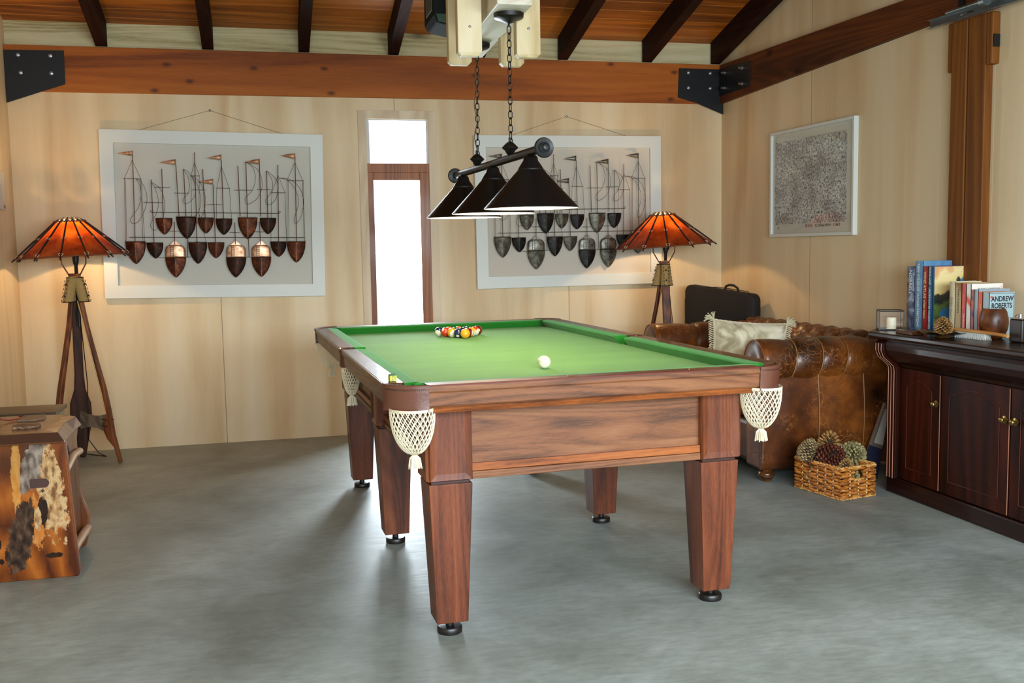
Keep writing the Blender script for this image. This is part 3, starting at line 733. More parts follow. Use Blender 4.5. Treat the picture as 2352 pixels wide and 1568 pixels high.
for yy, top, lx in ((-0.27, 2.246-1.452, -0.002), (0.27, 2.240-1.452, 0.014)):
    f = MB().lathe([(0.0, 0.014), (0.010, 0.014), (0.016, 0.02), (0.022, 0.032), (0.033, 0.040), (0.034, 0.044), (0.028, 0.050), (0.018, 0.060), (0.010, 0.066), (0.006, 0.068), (0.006, 0.084), (0.0, 0.085)], 28, c=(0, yy, BZ))
    fin = build('hanger_finial', f, M_black, pend, smooth=True, angle=50)
    chn = chain('chain', (lx, yy + (-0.02 if yy < 0 else 0.02), top-0.05), (0.004, yy, BZ+0.05), pend)
    cn = MB().lathe([(0.0, -0.052), (0.004, -0.052), (0.004, -0.040), (0.022, -0.034), (0.040, -0.026), (0.055, -0.021), (0.060, -0.017), (0.062, 0.0), (0.0, 0.0)], 36, c=(lx, yy + (-0.02 if yy < 0 else 0.02), top))
    build('canopy', cn, M_black, pend, smooth=True, angle=40)
# cable looping through the far chain
pts = []
for i in range(50):
    t = i/49; z = BZ+0.07+t*(2.19-1.452-BZ-0.07)
    pts.append((0.004+0.010*t - 0.014*abs(math.sin(t*math.pi*3.0))**1.5*(1 if i < 33 else 0.4), 0.27+0.02*t, z))
build('cable', MB().tube(pts, 0.0024, 6), plain('brown_twisted_cable', srgb(92, 74, 48), 0.5), pend, smooth=True)

# timber carrier that the pendant hangs from
hb = root('hanging_timber', 'whitewashed timber carrier beam with paired posts holding the pendant lamp', 'timber beam', (0.0, 0.0, 0.0))
HBZ = 2.246
def slanted(x0a, x1a, x0b, x1b, ya, yb, z0, z1):
    vs = [(x0a,ya,z0),(x1a,ya,z0),(x1b,yb,z0),(x0b,yb,z0),(x0a,ya,z1),(x1a,ya,z1),(x1b,yb,z1),(x0b,yb,z1)]
    return MB().add(vs, [(0,3,2,1),(4,5,6,7),(0,1,5,4),(1,2,6,5),(2,3,7,6),(3,0,4,7)])
build('carrier_beam', slanted(0.918, 1.062, 0.960, 1.098, 3.86, 4.95, HBZ, HBZ+0.16), M_white_y, hb, bevel=0.006)
for nm, x0, x1, y0, y1, z0 in (('left', 0.800, 0.900, 4.06, 4.11, 2.085), ('left', 0.832, 0.936, 4.44, 4.49, 2.118), ('right', 1.046, 1.148, 4.06, 4.11, 2.085), ('right', 1.070, 1.178, 4.44, 4.49, 2.118)):
    ztop = zc((y0+y1)/2)
    b = MB(); c = 0.014
    b.loft([[(x0+c, y0+c*0.6, z0), (x1-c, y0+c*0.6, z0), (x1-c, y1-0.004, z0), (x0+c, y1-0.004, z0)], [(x0, y0, z0+c), (x1, y0, z0+c), (x1, y1, z0+c), (x0, y1, z0+c)], [(x0, y0, ztop), (x1, y0, ztop), (x1, y1, ztop), (x0, y1, ztop)]])
    b2 = build('post', b, M_white, hb, bevel=0.002)
    if y0 < 4.2: build('bolt', MB().sphere(((x0+x1)/2, y0, 2.20), 0.006, 10, 6, sy=0.5), M_bolt, b2, smooth=True)
# projector fixed to the left post
pj = root('projector', 'dark box projector with pale green lens window on the left timber post at the ceiling', 'projector', (0.885, 4.64, 2.30), 0.0)
b = MB().loft([[(-0.085, -0.10, 0.02), (0.10, -0.10, -0.02), (0.10, 0.14, -0.02), (-0.085, 0.14, 0.02)], [(-0.10, -0.12, 0.05), (0.12, -0.12, 0.05), (0.12, 0.16, 0.05), (-0.10, 0.16, 0.05)], [(-0.10, -0.12, 0.24), (0.12, -0.12, 0.24), (0.12, 0.16, 0.24), (-0.10, 0.16, 0.24)]])
build('case', b, plain('dark_projector_case', srgb(34, 38, 38), 0.9, spec=0.08), pj, bevel=0.006)
build('lens_window', MB().add([(-0.092,-0.125,0.053),(0.118,-0.125,0.053),(0.092,-0.104,-0.010),(-0.080,-0.104,0.024)], [(3,2,1,0)]), plain('pale_green_window', srgb(64, 84, 76), 0.7, spec=0.2), pj, solid=0.004)
build('vent_grille', MB().box(-0.103, -0.0995, -0.06, 0.10, 0.08, 0.20), plain('vent_grey', srgb(70, 78, 78), 0.5), pj)

# ------------------------------------------------------------------ framed boat sculptures
HULLS = [(-0.3814, -0.0229, -0.2764, -0.0223, -0.3275, -0.1301, 0), (-0.2514, -0.0135, -0.127, -0.0128, -0.1871, -0.1585, 1), (-0.1147, -0.0179, -0.0143, -0.0173, -0.0651, -0.1227, 0), (-0.0002, -0.0242, 0.1061, -0.0236, 0.0499, -0.1312, 0), (0.1444, -0.0164, 0.2698, -0.0157, 0.2046, -0.1599, 1), (0.2869, -0.0182, 0.3928, -0.0176, 0.3376, -0.1263, 0), (-0.5744, -0.1767, -0.4494, -0.1767, -0.5114, -0.3236, 1), (-0.4439, -0.1836, -0.3399, -0.1836, -0.3877, -0.2879, 0), (-0.3289, -0.1991, -0.1983, -0.1992, -0.2639, -0.4144, 2), (-0.1795, -0.1819, -0.0609, -0.1819, -0.1212, -0.3239, 1), (-0.0542, -0.1819, 0.0502, -0.1819, -0.0051, -0.2877, 0), (0.0607, -0.1994, 0.1899, -0.1995, 0.1203, -0.4177, 2), (0.2258, -0.1995, 0.354, -0.1996, 0.2884, -0.4147, 2), (0.352, -0.1766, 0.4577, -0.1766, 0.4059, -0.2795, 0), (0.4621, -0.1766, 0.5845, -0.1766, 0.5227, -0.3183, 1)]
MASTS = [(-0.5089, 0.4066, -0.513, -0.1801), (-0.4, 0.229, -0.3949, -0.1836), (-0.3317, 0.2999, -0.3323, -0.0226), (-0.2424, 0.327, -0.2331, -0.0099), (-0.1946, 0.3022, -0.1893, -0.0131), (-0.1228, 0.4106, -0.1237, -0.1819), (-0.0745, 0.3026, -0.0671, -0.0176), (-0.0106, 0.2019, -0.0063, -0.1819), (0.0467, 0.3668, 0.0503, -0.0239), (0.1518, 0.3282, 0.1582, -0.0093), (0.2041, 0.3543, 0.2057, -0.016), (0.2923, 0.376, 0.2931, -0.0085), (0.3374, 0.2984, 0.3385, -0.0179), (0.4131, 0.3391, 0.4056, -0.1766), (0.5271, 0.4157, 0.5258, -0.1766), (-0.2631, -0.0463, -0.2662, -0.1957), (0.1224, -0.0488, 0.1219, -0.196), (0.2837, -0.0437, 0.2851, -0.1961), (-0.1855, -0.1585, -0.185, -0.28), (0.208, -0.1599, 0.2102, -0.2771)]
BARS = [(-0.4047, 0.0155, 0.4169, 0.0143), (-0.5459, -0.1485, 0.5789, -0.149), (-0.3694, -0.2811, -0.3316, -0.2812), (-0.2007, -0.2782, -0.1641, -0.2784), (0.1879, -0.2796, 0.2238, -0.2798), (-0.5728, 0.2332, -0.46, 0.2315), (-0.4489, 0.081, -0.3347, 0.0803), (-0.3772, 0.1799, -0.2823, 0.1794), (-0.258, 0.1429, -0.1622, 0.1431), (-0.1563, 0.2575, -0.0925, 0.2568), (-0.1467, 0.1648, -0.0535, 0.1651), (-0.0529, 0.0691, 0.0436, 0.0691), (0.008, 0.1788, 0.0988, 0.1783), (0.1247, 0.1664, 0.2444, 0.167), (0.2702, 0.1735, 0.3645, 0.1738), (0.3658, 0.1536, 0.459, 0.153), (0.4695, 0.2357, 0.5825, 0.2356), (-0.2964, -0.1076, -0.232, -0.1075), (0.0859, -0.1136, 0.152, -0.1152), (0.2504, -0.1097, 0.3121, -0.1114)]
RIG = [(-0.5124, 0.3517, -0.5648, 0.2333), (-0.5124, 0.3517, -0.464, 0.2331), (-0.5648, 0.2333, -0.5711, -0.1767), (-0.5585, 0.2283, -0.5647, -0.1767), (-0.4656, 0.2331, -0.4641, -0.1767), (-0.4617, 0.2297, -0.4535, -0.1767), (-0.1247, 0.3446, -0.1497, 0.2576), (-0.1247, 0.3446, -0.0966, 0.2576), (-0.1497, 0.2576, -0.152, -0.0129), (-0.0966, 0.2576, -0.1063, -0.0152), (-0.1515, 0.0018, -0.1779, -0.1819), (-0.1041, 0.0021, -0.0651, -0.1819), (0.0456, 0.3237, 0.0122, 0.178), (0.0456, 0.3237, 0.0921, 0.1791), (0.0122, 0.178, 0.0048, -0.0241), (0.0938, 0.1791, 0.1019, -0.0236), (0.4132, 0.2691, 0.3683, 0.1528), (0.4132, 0.2691, 0.4547, 0.1538), (0.3683, 0.1528, 0.3546, -0.1766), (0.4547, 0.1538, 0.4586, -0.1766), (0.5259, 0.3569, 0.4712, 0.2358), (0.5259, 0.3569, 0.5755, 0.2364), (0.4712, 0.2358, 0.463, -0.1766), (0.4782, 0.2359, 0.4751, -0.1766), (0.5738, 0.2364, 0.5766, -0.1766), (0.5782, 0.2364, 0.581, -0.1766)]
FLAGS = [(-0.5046, 0.4134, -0.607, 0.3961, -0.5098, 0.3796), (-0.2412, 0.3637, -0.345, 0.3422, -0.2424, 0.3253), (0.0477, 0.4004, -0.0491, 0.3761, 0.0466, 0.3617), (-0.0087, 0.24, -0.1094, 0.2178, -0.0107, 0.2011), (0.2923, 0.3777, 0.1914, 0.3541, 0.2914, 0.3394), (0.529, 0.4192, 0.4301, 0.4031, 0.5264, 0.3788)]
SAILS = [[(-0.4923, 0.231), (-0.4568, 0.2043), (-0.4307, 0.1366), (-0.4377, 0.0512), (-0.4855, -0.0431), (-0.5225, -0.0561), (-0.5363, -0.0348), (-0.5165, -0.0006), (-0.4823, 0.0508), (-0.4654, 0.1192), (-0.4696, 0.1872)], [(-0.3982, 0.2094), (-0.3402, 0.1633), (-0.3203, 0.0693), (-0.3337, -0.0166), (-0.3731, -0.0941), (-0.3978, -0.0984), (-0.4133, -0.0727), (-0.4041, -0.0427), (-0.3695, 0.0175), (-0.3588, 0.0947), (-0.3767, 0.1713)], [(-0.1923, 0.298), (-0.1689, 0.2513), (-0.16, 0.1913), (-0.1723, 0.1396), (-0.2023, 0.1048), (-0.203, 0.0833), (-0.1784, 0.0749), (-0.1357, 0.1141), (-0.1215, 0.1746), (-0.1479, 0.2602)], [(-0.1439, 0.256), (-0.0914, 0.2094), (-0.0622, 0.1235), (-0.0716, 0.0283), (-0.1156, -0.0499), (-0.1405, -0.0457), (-0.1397, -0.0198), (-0.105, 0.028), (-0.0905, 0.0973), (-0.1085, 0.192)], [(0.2049, 0.3543), (0.2482, 0.3187), (0.2635, 0.2493), (0.2445, 0.1705), (0.1963, 0.1176), (0.1956, 0.0871), (0.2165, 0.0742), (0.2774, 0.1185), (0.3078, 0.2063), (0.2819, 0.3018)], [(0.3399, 0.2958), (0.3663, 0.2508), (0.3763, 0.1985), (0.3596, 0.1457), (0.3285, 0.1059), (0.3321, 0.0752), (0.3622, 0.0755), (0.3977, 0.1198), (0.4101, 0.2077), (0.3837, 0.2599)], [(0.4223, 0.2517), (0.4956, 0.2396), (0.5552, 0.1832), (0.577, 0.0951), (0.5601, -0.0024), (0.5284, -0.0514), (0.513, -0.0382), (0.521, 0.0062), (0.5445, 0.086), (0.5287, 0.1653), (0.4781, 0.235)]]

def metalmat(name, a, b, c, metal, rough):
    M, nt, p = newmat(name); tc = nt.nodes.new('ShaderNodeTexCoord')
    n = nt.nodes.new('ShaderNodeTexNoise'); n.inputs['Scale'].default_value = 26; n.inputs['Detail'].default_value = 7; n.inputs['Roughness'].default_value = 0.7
    nt.links.new(tc.outputs['Object'], n.inputs['Vector'])
    r = ramp(nt, [(0.32, a), (0.52, b), (0.68, c)]); nt.links.new(n.outputs['Fac'], r.inputs['Fac']); nt.links.new(r.outputs['Color'], p.inputs['Base Color'])
    p.inputs['Metallic'].default_value = metal; p.inputs['Roughness'].default_value = rough
    bb = nt.nodes.new('ShaderNodeBump'); bb.inputs['Strength'].default_value = 0.2; bb.inputs['Distance'].default_value = 0.003
    nt.links.new(n.outputs['Fac'], bb.inputs['Height']); nt.links.new(bb.outputs['Normal'], p.inputs['Normal'])
    return M
M_frame = plain('white_painted_frame', srgb(218, 222, 216), 0.45)
M_matL = plain('linen_backing', srgb(202, 200, 190), 0.8); M_matR = plain('warm_linen_backing', srgb(206, 198, 184), 0.8)
SET_C = dict(hull=[metalmat('copper_hull', srgb(34, 16, 8), srgb(88, 42, 20), srgb(138, 72, 36), 0.6, 0.4), metalmat('dark_copper_hull', srgb(26, 14, 8), srgb(48, 24, 14), srgb(96, 46, 24), 0.6, 0.4)],
             light=metalmat('bright_copper', srgb(150, 96, 62), srgb(214, 164, 128), srgb(236, 200, 170), 0.5, 0.35), wire=plain('copper_wire', srgb(106, 72, 54), 0.45, 0.6), dark=plain('dark_copper_wire', srgb(64, 48, 40), 0.5, 0.5))
SET_S = dict(hull=[metalmat('pewter_hull', srgb(44, 42, 36), srgb(96, 92, 80), srgb(142, 136, 122), 0.6, 0.45), metalmat('black_pewter_hull', srgb(14, 14, 12), srgb(30, 29, 26), srgb(70, 66, 58), 0.6, 0.45)],
             light=metalmat('brushed_pewter', srgb(70, 68, 60), srgb(120, 116, 104), srgb(160, 156, 142), 0.6, 0.4), wire=plain('pewter_wire', srgb(96, 92, 82), 0.5, 0.5), dark=plain('dark_pewter_wire', srgb(52, 50, 46), 0.5, 0.5))
DARKH = {1, 3, 5, 7, 9, 11, 13}
def framed_boats(label, cx, cz, w, h, tilt, MS, matm, nail, wl, wr, shift=(0, 0)):
    """local x right, z up, y away from the wall is negative"""
    r = root('framed_sculpture', label, 'wall art', (cx, YB - 0.002, cz), group=None)
    r.rotation_euler = (0, tilt, 0)
    bw = 0.085; T = -0.034
    def ring():
        mb = MB(); o = [(-w/2,-h/2),(w/2,-h/2),(w/2,h/2),(-w/2,h/2)]; i = [(-w/2+bw,-h/2+bw),(w/2-bw,-h/2+bw),(w/2-bw,h/2-bw),(-w/2+bw,h/2-bw)]
        def R(q, y): return [(a, y, b) for a, b in q]
        return mb.loft([R(o, 0), R(o, T), R(i, T), R(i, T+0.024), R(o, 0)], cap=False)
    fr = build('frame', ring(), M_frame, r, bevel=0.0015); fix_normals(fr)
    build('backing', MB().box(-w/2+0.02, w/2-0.02, -0.012, -0.002, -h/2+0.02, h/2-0.02), matm, r)
    D = -0.040   # plane of the metalwork
    sx, sz = shift
    def P(x, z, d=0.0): return (x+sx, D+d, z+sz)
    for i, (lx, lz, rx, rz_, tx, tz, k) in enumerate(HULLS):
        col = MS['hull'][1 if i in DARKH else 0]
        dep = 0.022; N, K = 14, 16
        top = (lz+rz_)/2; mb = MB(); midx = (lx+rx)/2
        wy = top - (top-tz)*0.38 if k == 2 else top
        def S(u, v):
            s = 2*u-1; half = (rx-lx)/2
            if k == 2: g = (1-v**2.2)**0.85*1.0
            else: g = (1-v**2.4)**0.8
            cxx = midx*(1-v) + tx*v
            z = wy + (tz-wy)*v
            y = -dep*(1-abs(s)**1.6)*(1-0.75*v) 
            return P(cxx + half*s*g, z, y)
        mb.grid(S, N, K)
        o = build('boat_hull', mb, col, r, smooth=True, angle=80, solid=0.002)
        # seam line up the keel
        build('keel_seam', MB().tube([P(midx*(1-v)+tx*v, wy+(tz-wy)*v, -dep*(1-0.75*v)-0.001) for v in [0.04+0.09*j for j in range(11)]], 0.0016, 6), MS['light'] if i not in DARKH else MS['wire'], o, smooth=True)
        rm = MB().tube([S(u/12, 0) for u in range(13)], 0.0018, 6)
        if k == 1:
            for j in range(13): a = S(j/12, 0); rm.tube([a, (a[0], a[1], a[2]+0.007)], 0.0012, 5)
        build('gunwale', rm, MS['dark'], o, smooth=True)
        if k == 2:
            half = (rx-lx)/2; pts = []
            mb = MB()
            def U(u, v):
                s = 2*u-1; z = wy + (top-wy)*v
                g = (1-(v*0.999)**3.2)**0.5 if v < 1 else 0.0
                return P(midx+half*s*(0.55+0.45*g if v > 0.6 else 0.96), z, -0.010*(1-s*s))
            mb.grid(U, 10, 10)
            dk = build('deck', mb, MS['light'], r, smooth=True, angle=80, solid=0.002)
            lad = MB()
            for xx in (-0.030, -0.013): lad.tube([P(midx+xx, wy+0.004, -0.016), P(midx+xx, top-0.004, -0.016)], 0.0013, 5)
            for q in range(5): z = wy+0.010+q*0.014; lad.tube([P(midx-0.030, z, -0.016), P(midx-0.013, z, -0.016)], 0.0011, 5)
            build('ladder', lad, MS['dark'], dk)
            build('cabin_roof', MB().prism([(midx-0.034+sx, top+0.000+sz), (midx+0.034+sx, top+0.000+sz), (midx+0.006+sx, top+0.026+sz), (midx-0.006+sx, top+0.026+sz)], 'y', D-0.012, D), MS['light'], dk)
            build('deck_rim', MB().tube([U(0, v/8) for v in range(9)] + [U(1, 1-v/8) for v in range(9)], 0.0016, 5), MS['dark'], dk)
    for x0, z0, x1, z1 in MASTS: build('mast', MB().tube([P(x0, z0, -0.012), P(x1, z1, -0.012)], 0.0027, 8), MS['wire'], r, smooth=True)
    for j, (x0, z0, x1, z1) in enumerate(BARS): build('crossbar', MB().tube([P(x0, z0, -0.016), P(x1, z1, -0.016)], 0.0021 if j < 2 else 0.0016, 6), MS['dark'], r, smooth=True)
    for x0, z0, x1, z1 in RIG:
        n = max(4, int(math.hypot(x1-x0, z1-z0)/0.006)); pts = [P(x0+(x1-x0)*t/n, z0+(z1-z0)*t/n, -0.014) for t in range(n+1)]
        build('rigging_chain', MB().tube(pts, [0.0015 if t % 2 else 0.0008 for t in range(n+1)], 5), MS['dark'], r)
    for tx, tz, px, pz, bx, bz in FLAGS:
        mb = MB(); N = 6
        for s in range(N+1):
            t = s/N; y = -0.014-0.004*math.sin(t*5)
            a = (tx+(px-tx)*t, tz+(pz-tz)*t); b_ = (bx+(px-bx)*t, bz+(pz-bz)*t)
            mb.v += [P(a[0], a[1], y), P(b_[0], b_[1], y)]
        mb.f += [(2*s, 2*s+1, 2*s+3, 2*s+2) for s in range(N)]
        build('pennant', mb, MS['light'], r, smooth=True, solid=0.0015)
    for sl in SAILS:
        pts = []
        n = len(sl)
        for i in range(n):
            p0, p1, p2, p3 = sl[i-1], sl[i], sl[(i+1) % n], sl[(i+2) % n]
            for t in (0, 0.25, 0.5, 0.75):
                f_ = lambda k: 0.5*((2*p1[k]) + (-p0[k]+p2[k])*t + (2*p0[k]-5*p1[k]+4*p2[k]-p3[k])*t*t + (-p0[k]+3*p1[k]-3*p2[k]+p3[k])*t**3)
                pts.append(P(f_(0), f_(1), -0.018))
        build('sail_wire', MB().tube(pts, 0.0013, 5, closed=True), MS['dark'], r)
    for s in (BARS[0][0], BARS[0][2]): build('end_loop', MB().tube([P(s+0.006*math.cos(q), BARS[0][1]+0.008+0.006*math.sin(q), -0.016) for q in [k*math.pi/5 for k in range(10)]], 0.0013, 5, closed=True), MS['dark'], r)
    # hanging wire and nail
    inv = r.rotation_euler.to_matrix().inverted()
    L = lambda x, z: tuple(inv @ Vector((x-cx, -0.004, z-cz)))
    build('hanging_wire', MB().tube([L(*wl), L(*nail), L(*wr)], 0.0011, 5), plain('grey_wire', srgb(120, 104, 88), 0.5, 0.3), r)
    build('nail', MB().sphere(L(*nail), 0.008, 10, 6, sy=0.6), M_bolt, r, smooth=True)
    return r
framed_boats('white framed sculpture of copper sailing boats on the left of the window', -0.302, 1.552, 1.430, 1.100, 0.0159, SET_C, M_matL, (-0.311, 2.245), (-0.772, 2.110), (0.159, 2.095))
framed_boats('white framed sculpture of dark pewter sailing boats, right of the window behind the pendant', 2.186, 1.556, 1.416, 1.090, -0.0045, SET_S, M_matR, (2.173, 2.240), (1.750, 2.100), (2.632, 2.104), shift=(-0.005, 0.0))

# ------------------------------------------------------------------ framed print on the right wall
pr_ = wthing('framed_print', 'white framed black and white collage print on the right wall', 'picture')
def ringw(x0, x1, z0, z1, bw, t0, t1):
    o = [(x0,z0),(x1,z0),(x1,z1),(x0,z1)]; i = [(x0+bw,z0+bw),(x1-bw,z0+bw),(x1-bw,z1-bw),(x0+bw,z1-bw)]
    R = lambda q, y: [(a, y, b) for a, b in q]
    return MB().loft([R(o, t0), R(o, t1), R(i, t1), R(i, t0+0.004), R(o, t0)], cap=False)
fr = build('frame', ringw(-1.697, -0.746, 1.341, 2.047, 0.020, 0.001, 0.032), M_frame, pr_, bevel=0.002); fix_normals(fr)
build('mount', MB().box(-1.690, -0.755, 0.002, 0.014, 1.35, 2.04), plain('pale_mount', srgb(214, 218, 208), 0.6), pr_)
def printmat():
    M, nt, p = newmat('collage_print'); tc = nt.nodes.new('ShaderNodeTexCoord'); sp = nt.nodes.new('ShaderNodeSeparateXYZ'); nt.links.new(tc.outputs['Object'], sp.inputs[0])
    cb = nt.nodes.new('ShaderNodeCombineXYZ'); nt.links.new(sp.outputs[0], cb.inputs[0]); nt.links.new(sp.outputs[2], cb.inputs[1])
    vec = cb.outputs[0]
    def brick(sc, w, h, off, sq):
        b = nt.nodes.new('ShaderNodeTexBrick'); b.inputs['Scale'].default_value = sc; b.inputs['Brick Width'].default_value = w; b.inputs['Row Height'].default_value = h
        b.inputs['Mortar Size'].default_value = 0.03; b.offset = off; b.squash = sq; b.squash_frequency = 3
        b.inputs['Color1'].default_value = (0.05, 0.05, 0.06, 1); b.inputs['Color2'].default_value = (0.95, 0.95, 0.92, 1); b.inputs['Mortar'].default_value = (0.08, 0.08, 0.09, 1); b.inputs['Bias'].default_value = 0.45
        nt.links.new(vec, b.inputs['Vector']); return b
    b1 = brick(34, 0.62, 0.5, 0.37, 1.6)
    n = nt.nodes.new('ShaderNodeTexNoise'); n.inputs['Scale'].default_value = 62; n.inputs['Detail'].default_value = 4; n.inputs['Roughness'].default_value = 0.8; nt.links.new(vec, n.inputs['Vector'])
    r = ramp(nt, [(0.38, (0.03, 0.03, 0.035, 1)), (0.53, (0.74, 0.75, 0.73, 1)), (0.56, (0.86, 0.88, 0.84, 1))]); nt.links.new(n.outputs['Fac'], r.inputs['Fac'])
    c = mixc(nt, 0.45, r.outputs['Color'], b1.outputs['Color'], 'MULTIPLY'); c = mixc(nt, 0.38, c, r.outputs['Color'])
    n2 = nt.nodes.new('ShaderNodeTexNoise'); n2.inputs['Scale'].default_value = 7; nt.links.new(vec, n2.inputs['Vector'])
    r2 = ramp(nt, [(0.35, (0.55, 0.55, 0.56, 1)), (0.65, (1.2, 1.25, 1.2, 1))]); nt.links.new(n2.outputs['Fac'], r2.inputs['Fac'])
    c = mixc(nt, 0.8, c, r2.outputs['Color'], 'MULTIPLY')
    nt.links.new(c, p.inputs['Base Color']); p.inputs['Roughness'].default_value = 0.5
    return M
build('printed_sheet', MB().box(-1.603, -0.795, 0.0142, 0.0152, 1.425, 1.977), printmat(), pr_)
build('picture_glass', MB().box(-1.677, -0.766, 0.0175, 0.0195, 1.361, 2.027), M_glass, pr_)
def wtext(s, x, z, size, t, mat, parent, name='caption', sx=1.0):
    Mx = Matrix.Translation((x, t, z)) @ Matrix(((-1,0,0,0),(0,0,1,0),(0,1,0,0),(0,0,0,1)))
    return text(name, s, size, mat, parent, Mx, ext=0.0002, sx=sx)
M_ink = plain('black_ink', srgb(20, 20, 20), 0.5)
wtext('ЗННІ   КЛРЬННН  1ЭЮ', -1.350, 1.407, 0.026, 0.0150, M_ink, pr_, sx=1.35)
wtext('N', -0.835, 1.400, 0.018, 0.0150, M_ink, pr_)

# ------------------------------------------------------------------ floor lamps
def shade_mat():
    M = bpy.data.materials.new('rawhide_leather_shade'); M.use_nodes = True; nt = M.node_tree; nt.nodes.clear()
    out = nt.nodes.new('ShaderNodeOutputMaterial'); mx = nt.nodes.new('ShaderNodeMixShader'); d = nt.nodes.new('ShaderNodeBsdfPrincipled'); t = nt.nodes.new('ShaderNodeBsdfTranslucent')
    tc = nt.nodes.new('ShaderNodeTexCoord'); n = nt.nodes.new('ShaderNodeTexNoise'); n.inputs['Scale'].default_value = 9; n.inputs['Detail'].default_value = 7; n.inputs['Roughness'].default_value = 0.65
    nt.links.new(tc.outputs['Object'], n.inputs['Vector'])
    r = ramp(nt, [(0.3, srgb(112, 32, 6)), (0.5, srgb(186, 74, 18)), (0.7, srgb(232, 124, 40))]); nt.links.new(n.outputs['Fac'], r.inputs['Fac'])
    r2 = ramp(nt, [(0.3, srgb(52, 26, 16)), (0.7, srgb(88, 44, 28))]); nt.links.new(n.outputs['Fac'], r2.inputs['Fac'])
    nt.links.new(r.outputs['Color'], t.inputs['Color']); nt.links.new(r2.outputs['Color'], d.inputs['Base Color']); d.inputs['Roughness'].default_value = 0.35
    mx.inputs[0].default_value = 0.36
    nt.links.new(d.outputs[0], mx.inputs[1]); nt.links.new(t.outputs[0], mx.inputs[2]); nt.links.new(mx.outputs[0], out.inputs[0])
    return M
M_rawhide = shade_mat()
M_strap = plain('dark_leather_strap', srgb(36, 20, 14), 0.5)
M_lace = plain('pale_rawhide_lace', srgb(206, 176, 140), 0.6)
M_lace2 = plain('brown_lace', srgb(110, 66, 40), 0.55)
M_legwood = wood('turned_hardwood_leg', srgb(62, 28, 14), srgb(116, 60, 28), srgb(150, 90, 46), 'z', 2.0, 0.45, 0.08, fine=0.35)
M_legdark = wood('dark_hardwood_leg', srgb(40, 20, 12), srgb(72, 38, 22), srgb(98, 54, 32), 'z', 2.0, 0.45, 0.08, fine=0.3)
M_edge = plain('pale_sapwood_edge', srgb(206, 164, 104), 0.45)
M_rope = plain('sisal_wrap', srgb(176, 148, 92), 0.85, bump=0.4, bscale=250)
M_grey = wood('grey_weathered_board', srgb(92, 82, 72), srgb(132, 122, 110), srgb(160, 150, 138), 'x', 2.0, 0.45, 0.1, fine=0.2)
M_warmbulb = plain('amber_bulb', srgb(255, 220, 160), 0.4, emit=(1.0, 0.72, 0.36, 1), estr=18)
SIDE = [(0.038, 1.049), (0.066, 0.875), (0.118, 0.635), (0.156, 0.473), (0.180, 0.328), (0.196, 0.183), (0.232, 0.003), (0.215, 0.0), (0.192, 0.100), (0.153, 0.151), (0.133, 0.201), (0.136, 0.255), (0.151, 0.313), (0.131, 0.443), (0.093, 0.636), (0.044, 0.876), (0.024, 1.02), (-0.004, 1.185), (0.032, 1.190)]
FACE = [(-0.034, 1.19), (-0.027, 0.99), (-0.027, 0.55), (-0.034, 0.45), (-0.062, 0.36), (-0.066, 0.25), (-0.046, 0.15), (-0.018, 0.0), (0.018, 0.0), (0.046, 0.15), (0.066, 0.25), (0.062, 0.36), (0.034, 0.45), (0.027, 0.55), (0.027, 0.99), (0.034, 1.19)]
